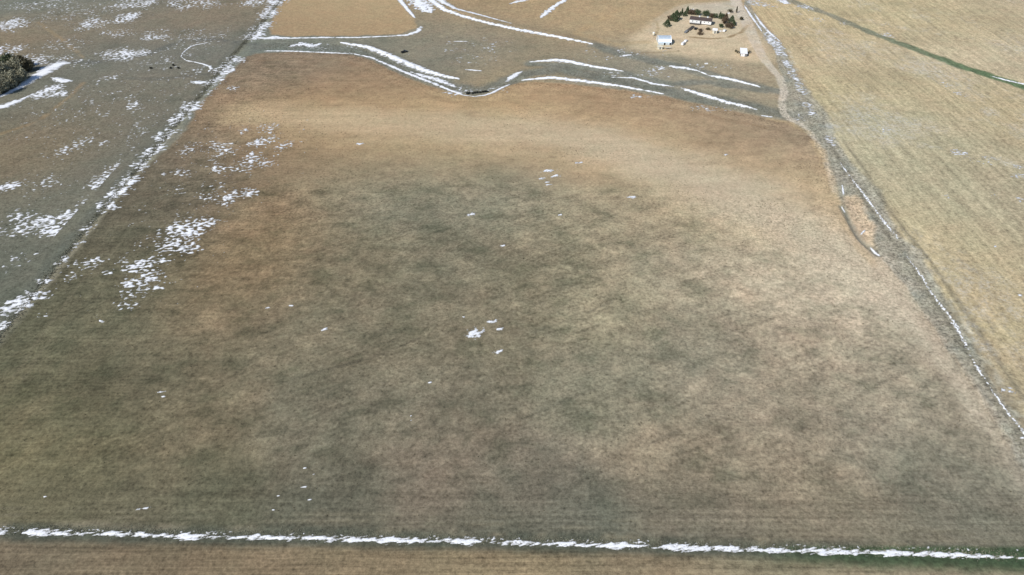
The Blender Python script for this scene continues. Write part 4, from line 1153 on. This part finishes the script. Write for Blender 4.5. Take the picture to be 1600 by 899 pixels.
def trough(px, py, label, L_=2.4, w=1.0, mat='carwhite', rz=0.2):
    o = empty('stock_trough', at(px, py), rz)
    tag(o, label, 'trough')
    b = MB().box(-L_ / 2, L_ / 2, -w / 2, -w / 2 + 0.08, -0.05, 0.6).box(-L_ / 2, L_ / 2, w / 2 - 0.08, w / 2, -0.05, 0.6)
    b.box(-L_ / 2, -L_ / 2 + 0.08, -w / 2 + 0.08, w / 2 - 0.08, -0.05, 0.6).box(L_ / 2 - 0.08, L_ / 2, -w / 2 + 0.08, w / 2 - 0.08, -0.05, 0.6)
    b.build('rim', M[mat], o)
    MB().box(-L_ / 2 + 0.08, L_ / 2 - 0.08, -w / 2 + 0.08, w / 2 - 0.08, 0.0, 0.42).build('ice', M['ice'], o)
trough(1103.5, 100.3, 'white stock trough in the open grass below the yard')
trough(1125.5, 49.5, 'small white trough beside the small shed at the mobile home', 1.6, 1.0)
trough(1082, 15.5, 'white trough behind the shrub row at the mobile home', 2.2, 1.2)
trough(1138.5, 21.5, 'small white trough behind the right hand evergreens', 1.8, 1.0)
def barrel_bale(px, py, label, r=0.85, w=1.2, rz=0.6):
    c = at(px, py)
    o = empty('hay_bale', c, rz)
    tag(o, label, 'bale')
    MB().tube((0, -w / 2, r - 0.05), (0, w / 2, r - 0.05), r, r, 18).build('roll', M['weed'], o, False)
    MB().tube((0, -w / 2 - 0.01, r - 0.05), (0, w / 2 + 0.01, r - 0.05), r * 0.6, r * 0.6, 12).build('core', M['palewood'], o)
barrel_bale(1152.8, 83.2, 'round hay bale left of the lone white roofed shed', 0.9, 1.3, 0.4)
barrel_bale(1149.6, 81, 'round hay bale farther left of the lone white roofed shed', 0.8, 1.2, 0.9)
barrel_bale(1171, 83.4, 'round hay bale right of the lone white roofed shed', 1.0, 1.4, 0.5)

# ------------------------------------------------------------------ trees and shrubs
def leaves(points, size, seed, aspect=1.0, up=0.0):
    r = np.random.default_rng(seed)
    n = len(points)
    a = r.normal(size=(n, 3))
    a[:, 2] += up
    a /= np.linalg.norm(a, axis=1)[:, None]
    b = np.cross(a, r.normal(size=(n, 3)))
    b /= np.linalg.norm(b, axis=1)[:, None]
    s = size * r.uniform(0.6, 1.4, (n, 1))
    p = points
    V = np.stack([p - a * s * aspect - b * s * 0.5, p + a * s * aspect * 0.4 - b * s * 0.6, p + a * s * aspect + b * s * 0.15, p - a * s * 0.3 * aspect + b * s * 0.6], 1).reshape(-1, 3)
    F = np.arange(4 * n).reshape(-1, 4)
    return V, F

def crown_points(kind, n, h, w, seed):
    r = np.random.default_rng(seed)
    if kind == 'cone':
        t = r.uniform(0.03, 1, n) ** 0.8
        rad = w * (1 - t) ** 0.75 * (0.62 + 0.38 * np.sqrt(r.uniform(0, 1, n)))
        th = r.uniform(0, 2 * np.pi, n)
        lob = 1 + 0.22 * np.sin(3 * th + seed) + 0.16 * np.sin(7 * th + 9 * t + seed)
        return np.stack([rad * lob * np.cos(th), rad * lob * np.sin(th), 0.15 + t * (h - 0.15)], -1)
    # clumps of twigs on limbs
    k = 26 if kind == 'round' else 14
    c = r.normal(size=(k, 3))
    c /= np.linalg.norm(c, axis=1)[:, None]
    c *= r.uniform(0.45, 0.95, (k, 1))
    c = c * np.array([w, w, h * 0.40]) + np.array([0, 0, h * 0.58])
    i = r.integers(0, k, n)
    q = r.normal(size=(n, 3)) * np.array([w * 0.23, w * 0.23, h * 0.13])
    p = c[i] + q
    p[:, 2] = np.maximum(p[:, 2], 0.12)
    return p

def tree(name, cat, px, py, kind, h, w, mat, label, seed, n=900, size=0.28, aspect=1.0, group=None):
    o = empty(name, at(px, py) - Vector((0, 0, 0.05)))
    tag(o, label, cat, group)
    r = random.Random(seed)
    b = MB()
    th = h * (0.9 if kind == 'cone' else 0.5)
    b.tube((0, 0, -0.3), (0.05 * h * r.uniform(-1, 1), 0.03 * h, th * 0.5), 0.035 * h, 0.026 * h, 7)
    top = (0.05 * h * r.uniform(-1, 1), 0.03 * h, th * 0.5)
    b.tube(top, (0, 0, th), 0.026 * h, 0.008 * h, 6)
    for k in range(7 if kind != 'cone' else 5):
        a = 2 * math.pi * k / 7 + r.uniform(-0.3, 0.3)
        z0 = th * r.uniform(0.3, 0.7)
        b.tube((0, 0, z0), (w * 0.75 * math.cos(a), w * 0.75 * math.sin(a), z0 + h * (0.3 if kind != 'cone' else 0.05)), 0.014 * h, 0.004 * h, 5)
    b.build('trunk', M['bark'], o)
    V, F = leaves(crown_points(kind, n, h, w, seed), size, seed + 1, aspect, 0.4 if mat == 'twig' else 0.0)
    c = bpy.data.objects.new('crown', raw_mesh('crown', V, F, M[mat]))
    c.parent = o
    col.objects.link(c)
    return o

G1 = 'evergreens and shrubs round the mobile home'
T = [('evergreen_tree', 1056, 31.5, 'cone', 6.6, 3.0, 'needle', 'tall dark evergreen, right one of the big clump left of the home', 1400),
     ('evergreen_tree', 1051, 32.5, 'cone', 5.2, 2.6, 'needle', 'dark evergreen in the middle of the big clump left of the home', 1100),
     ('evergreen_tree', 1055.5, 33.8, 'cone', 3.6, 2.0, 'needle', 'low evergreen at the foot of the big clump left of the home', 700),
     ('brown_shrub', 1047, 32, 'round', 3.2, 1.7, 'rust', 'brown shrub at the left end of the clump left of the home', 600),
     ('evergreen_shrub', 1042, 41.5, 'cone', 4.6, 2.6, 'needle', 'lone round evergreen shrub farthest left of the home', 1000),
     ('evergreen_tree', 1065.5, 22.5, 'cone', 4.0, 0.9, 'needle', 'slim evergreen between the big left clump and the shrub row', 450),
     ('evergreen_tree', 1062.5, 24.5, 'cone', 2.8, 1.1, 'needle', 'small evergreen just right of the big left clump', 400),
     ('evergreen_tree', 1069.5, 25.5, 'cone', 3.4, 1.6, 'needle', 'low wide evergreen behind the left corner of the home', 600),
     ('evergreen_tree', 1073.5, 22, 'cone', 5.2, 1.5, 'needle', 'pointed evergreen at the left end of the shrub row', 800),
     ('brown_shrub', 1077.5, 22.5, 'round', 3.0, 1.9, 'rust', 'brown shrub first in the row behind the home', 600),
     ('brown_shrub', 1081.5, 22.8, 'round', 3.0, 2.0, 'rust', 'brown shrub second in the row behind the home', 600),
     ('brown_shrub', 1085.5, 23.2, 'round', 3.2, 2.0, 'rust', 'brown shrub third in the row behind the home', 600),
     ('evergreen_shrub', 1090, 23.8, 'round', 3.4, 2.1, 'needle', 'dark green shrub last in the row left of the roof vent', 700),
     ('evergreen_shrub', 1102.5, 25.5, 'round', 3.8, 2.3, 'needle', 'dark round shrub behind the middle of the home', 800),
     ('brown_shrub', 1112, 27.8, 'round', 2.8, 1.8, 'rust', 'brown shrub behind the right end of the roof', 500),
     ('brown_shrub', 1117, 28.2, 'round', 2.8, 1.9, 'needle', 'green shrub behind the right end of the roof', 500),
     ('evergreen_tree', 1124.5, 29.5, 'cone', 4.6, 1.3, 'needle', 'pointed evergreen at the left of the right hand clump', 600),
     ('brown_shrub', 1129, 30, 'round', 3.4, 1.9, 'needle', 'dark shrub right of the pointed evergreen in the right hand clump', 600),
     ('evergreen_tree', 1134, 31.5, 'cone', 4.6, 2.0, 'rust', 'brownish conical tree in the middle of the right hand clump', 700),
     ('brown_shrub', 1132.5, 37, 'round', 4.0, 2.3, 'rust', 'large brown shrub in front of the right hand clump', 800),
     ('evergreen_tree', 1142.5, 38.5, 'cone', 6.0, 2.7, 'needle', 'tall wide evergreen at the right end of the right hand clump', 1200),
     ('evergreen_tree', 1146, 40.5, 'cone', 3.6, 1.6, 'needle', 'low evergreen right of the tall wide one', 500),
     ('brown_shrub', 1137, 43, 'round', 2.8, 1.9, 'rust', 'brown shrub low at the front of the right hand clump', 500),
     ('brown_shrub', 1141.5, 44.5, 'round', 3.0, 2.0, 'rust', 'brown shrub under the tall wide evergreen', 600),
     ('brown_shrub', 1127, 43, 'round', 2.2, 1.4, 'needle', 'small green shrub behind the white car', 400),
     ('brown_shrub', 1141, 19.5, 'round', 2.0, 1.6, 'weed', 'thin dry shrub behind the right hand clump', 250),
     ('brown_shrub', 1150.5, 20, 'cone', 4.4, 0.7, 'weed', 'thin dry sapling beside the dirt road', 180),
     ('brown_shrub', 1158, 31.5, 'round', 2.0, 1.3, 'weed', 'small dry shrub at the edge of the dirt road', 250),
     ('brown_shrub', 1094.5, 49.5, 'round', 1.8, 1.6, 'rust', 'low brown shrub in front of the home steps', 250),
     ('brown_shrub', 1093.5, 54, 'round', 1.2, 2.2, 'rust', 'low wide brown brush in front of the home', 250),
     ('brown_shrub', 1106.5, 46.5, 'round', 1.1, 1.6, 'weed', 'low dry brush between the home and the small shed', 200)]
for i, (nm, px, py, kd, h, w, mt, lab, n) in enumerate(T):
    tree(nm, 'shrub' if 'shrub' in nm else 'tree', px, py, kd, h * 1.25, w * 1.3, mt, lab, 1000 + i * 3, int(n * 1.4), 0.3, group=G1)

G2 = 'trees of the grove at the left edge'
GR = [(-22, 152, 9.0, 5.6, 'twig', 'grey bare tree leftmost in front of the grove, cut by the picture edge'), (2, 146, 9.5, 5.8, 'twig', 'grey bare tree in front of the grove beside the picture edge'), (18, 136, 9.0, 5.2, 'twig', 'grey bare tree in the front of the grove, right of the edge one'), (33, 127, 8.0, 4.6, 'twig', 'grey bare tree at the front right of the grove'),
      (-18, 128, 10.5, 6.0, 'twig', 'tall grey bare tree behind the leftmost front one of the grove'), (6, 122, 10.5, 6.0, 'twig', 'tall grey bare tree in the middle of the grove'), (28, 115, 9.5, 5.2, 'twig', 'grey tree in the middle right of the grove'), (43, 111, 8.0, 4.4, 'weed', 'dark olive tree at the right tip of the grove'),
      (18, 105, 8.5, 4.6, 'needle', 'dark green tree at the back of the grove'), (34, 106, 8.0, 4.2, 'weed', 'dark olive tree at the back right of the grove'), (0, 104, 8.5, 5.2, 'twig', 'grey tree at the back left of the grove'), (-40, 140, 10.0, 6.0, 'twig', 'grey bare tree beyond the left picture edge')]
for i, (px, py, h, w, mt, lab) in enumerate(GR[:11]):
    tree('grove_tree', 'tree', px, py, 'round', h, w, mt, lab, 2000 + i * 5, 3600, 0.42, 1.3, G2)

# dark shrubs in a row along the lowest creek bend
ORD = ['first', 'second', 'third', 'fourth', 'fifth', 'sixth', 'seventh', 'eighth', 'last']
for i, (px, py) in enumerate([(730, 147.5), (733, 146.5), (738, 146.8), (742, 146.2), (746, 145.8), (750, 145.4), (754, 145), (758, 144.3), (761, 144)]):
    tree('dark_shrub', 'shrub', px, py, 'round', 1.5 - 0.2 * (i % 3), 0.85 + 0.2 * (i % 2), 'shrub', f'small dark shrub, {ORD[i]} from the left in the row along the creek bend', 3000 + i, 160, 0.2, group='dark shrubs along the creek bend')
for i, (px, py, lab) in enumerate([(271, 103, 'dark shrub, upper of three in the pasture below the snow hook'), (267, 107.5, 'dark shrub, lower left of three in the pasture below the snow hook'), (279, 107.5, 'dark shrub, lower right of three in the pasture below the snow hook'), (236, 107.5, 'dark shrub alone in the pasture left of the three')]):
    tree('dark_shrub', 'shrub', px, py, 'round', 1.3, 1.0, 'shrub', lab, 3100 + i, 160, 0.2, group='dark shrubs in the pasture')

# ------------------------------------------------------------------ grass and weeds that nobody could count
def tufts(name, label, X, Y, size, mat, seed, blades=5):
    r = np.random.default_rng(seed)
    n = len(X)
    Z = gz(X, Y)
    base = np.stack([X, Y, Z], -1)
    V = np.zeros((n, blades, 3, 3))
    for k in range(blades):
        a = r.uniform(0, 2 * np.pi, n)
        s = size * r.uniform(0.5, 1.5, n)
        d = np.stack([np.cos(a), np.sin(a), np.zeros(n)], -1)
        p = np.stack([-np.sin(a), np.cos(a), np.zeros(n)], -1)
        wd = s * 0.32
        V[:, k, 0] = base - p * wd[:, None] - np.array([0, 0, 0.03])
        V[:, k, 1] = base + p * wd[:, None] - np.array([0, 0, 0.03])
        V[:, k, 2] = base + d * (s * 0.7)[:, None] + np.stack([np.zeros(n), np.zeros(n), s], -1)
    V = V.reshape(-1, 3)
    o = bpy.data.objects.new(name, raw_mesh(name, V, np.arange(len(V)).reshape(-1, 3), M[mat]))
    col.objects.link(o)
    return tag(o, label, 'grass' if 'grass' in name else 'weeds', None, 'stuff')

def along(P, n, spread, seed):
    r = np.random.default_rng(seed)
    Lc_ = np.concatenate([[0], np.cumsum(np.hypot(*np.diff(P, axis=0).T))])
    t = r.uniform(0, Lc_[-1], n)
    return np.interp(t, Lc_, P[:, 0]) + r.normal(0, spread, n), np.interp(t, Lc_, P[:, 1]) + r.normal(0, spread, n)
m = (L_bot[:, 0] > -175) & (L_bot[:, 0] < 190)
X, Y = along(L_bot[m], 4500, 1.0, 1)
tufts('grass_tufts', 'dark grass tufts along the bottom snow line', X, Y + 1.0, 0.26, 'grass', 11)
X, Y = along(L_verge[1:], 1200, 4.0, 2)
tufts('grass_tufts', 'grey grass tufts in the ditch beside the stubble field', X, Y, 0.4, 'grass', 12)
X, Y = along(L_chan, 3000, 5.5, 3)
tufts('grass_tufts', 'grey grass tufts along the creek', X, Y, 0.42, 'grass', 13)
r = np.random.default_rng(21)
X, Y = FENCE_X + r.normal(-1.0, 1.3, 6000), r.uniform(190, 690, 6000)
tufts('grass_tufts', 'grass tufts under the left fence', X, Y, 0.4, 'grass', 14)
# weeds: clumped specks in the brown field
WX, WY = [], []
for px, py, sp, n in [(330, 185, 9, 60), (430, 190, 8, 50), (470, 215, 9, 60), (380, 175, 9, 50), (820, 183, 9, 70), (905, 240, 6, 60), (1060, 292, 4, 30), (1095, 312, 3, 20), (1205, 325, 4, 30), (1245, 355, 5, 30), (590, 170, 10, 30),
                      (1270, 262, 5, 50), (1275, 285, 4, 40), (1210, 190, 5, 60), (350, 255, 30, 200), (300, 330, 30, 160), (1000, 250, 40, 60), (600, 240, 30, 90), (1360, 330, 6, 40)]:
    cx, cy = at0(px, py)
    WX.append(r.normal(cx, sp * 1.4, n)); WY.append(r.normal(cy, sp, n))
WX.append(r.uniform(-200, 170, 2600)); WY.append(r.uniform(135, 520, 2600))
X, Y = np.concatenate(WX), np.concatenate(WY)
k = sdf(X, Y, P_main) < -3
tufts('dry_weeds', 'dark dry weeds dotted over the brown field', X[k], Y[k], 0.34, 'weed', 15)
X, Y = r.uniform(-470, -214, 3500), r.uniform(190, 690, 3500)
tufts('grass_tufts', 'grass tufts over the pasture left of the fence', X, Y, 0.38, 'grass', 16)
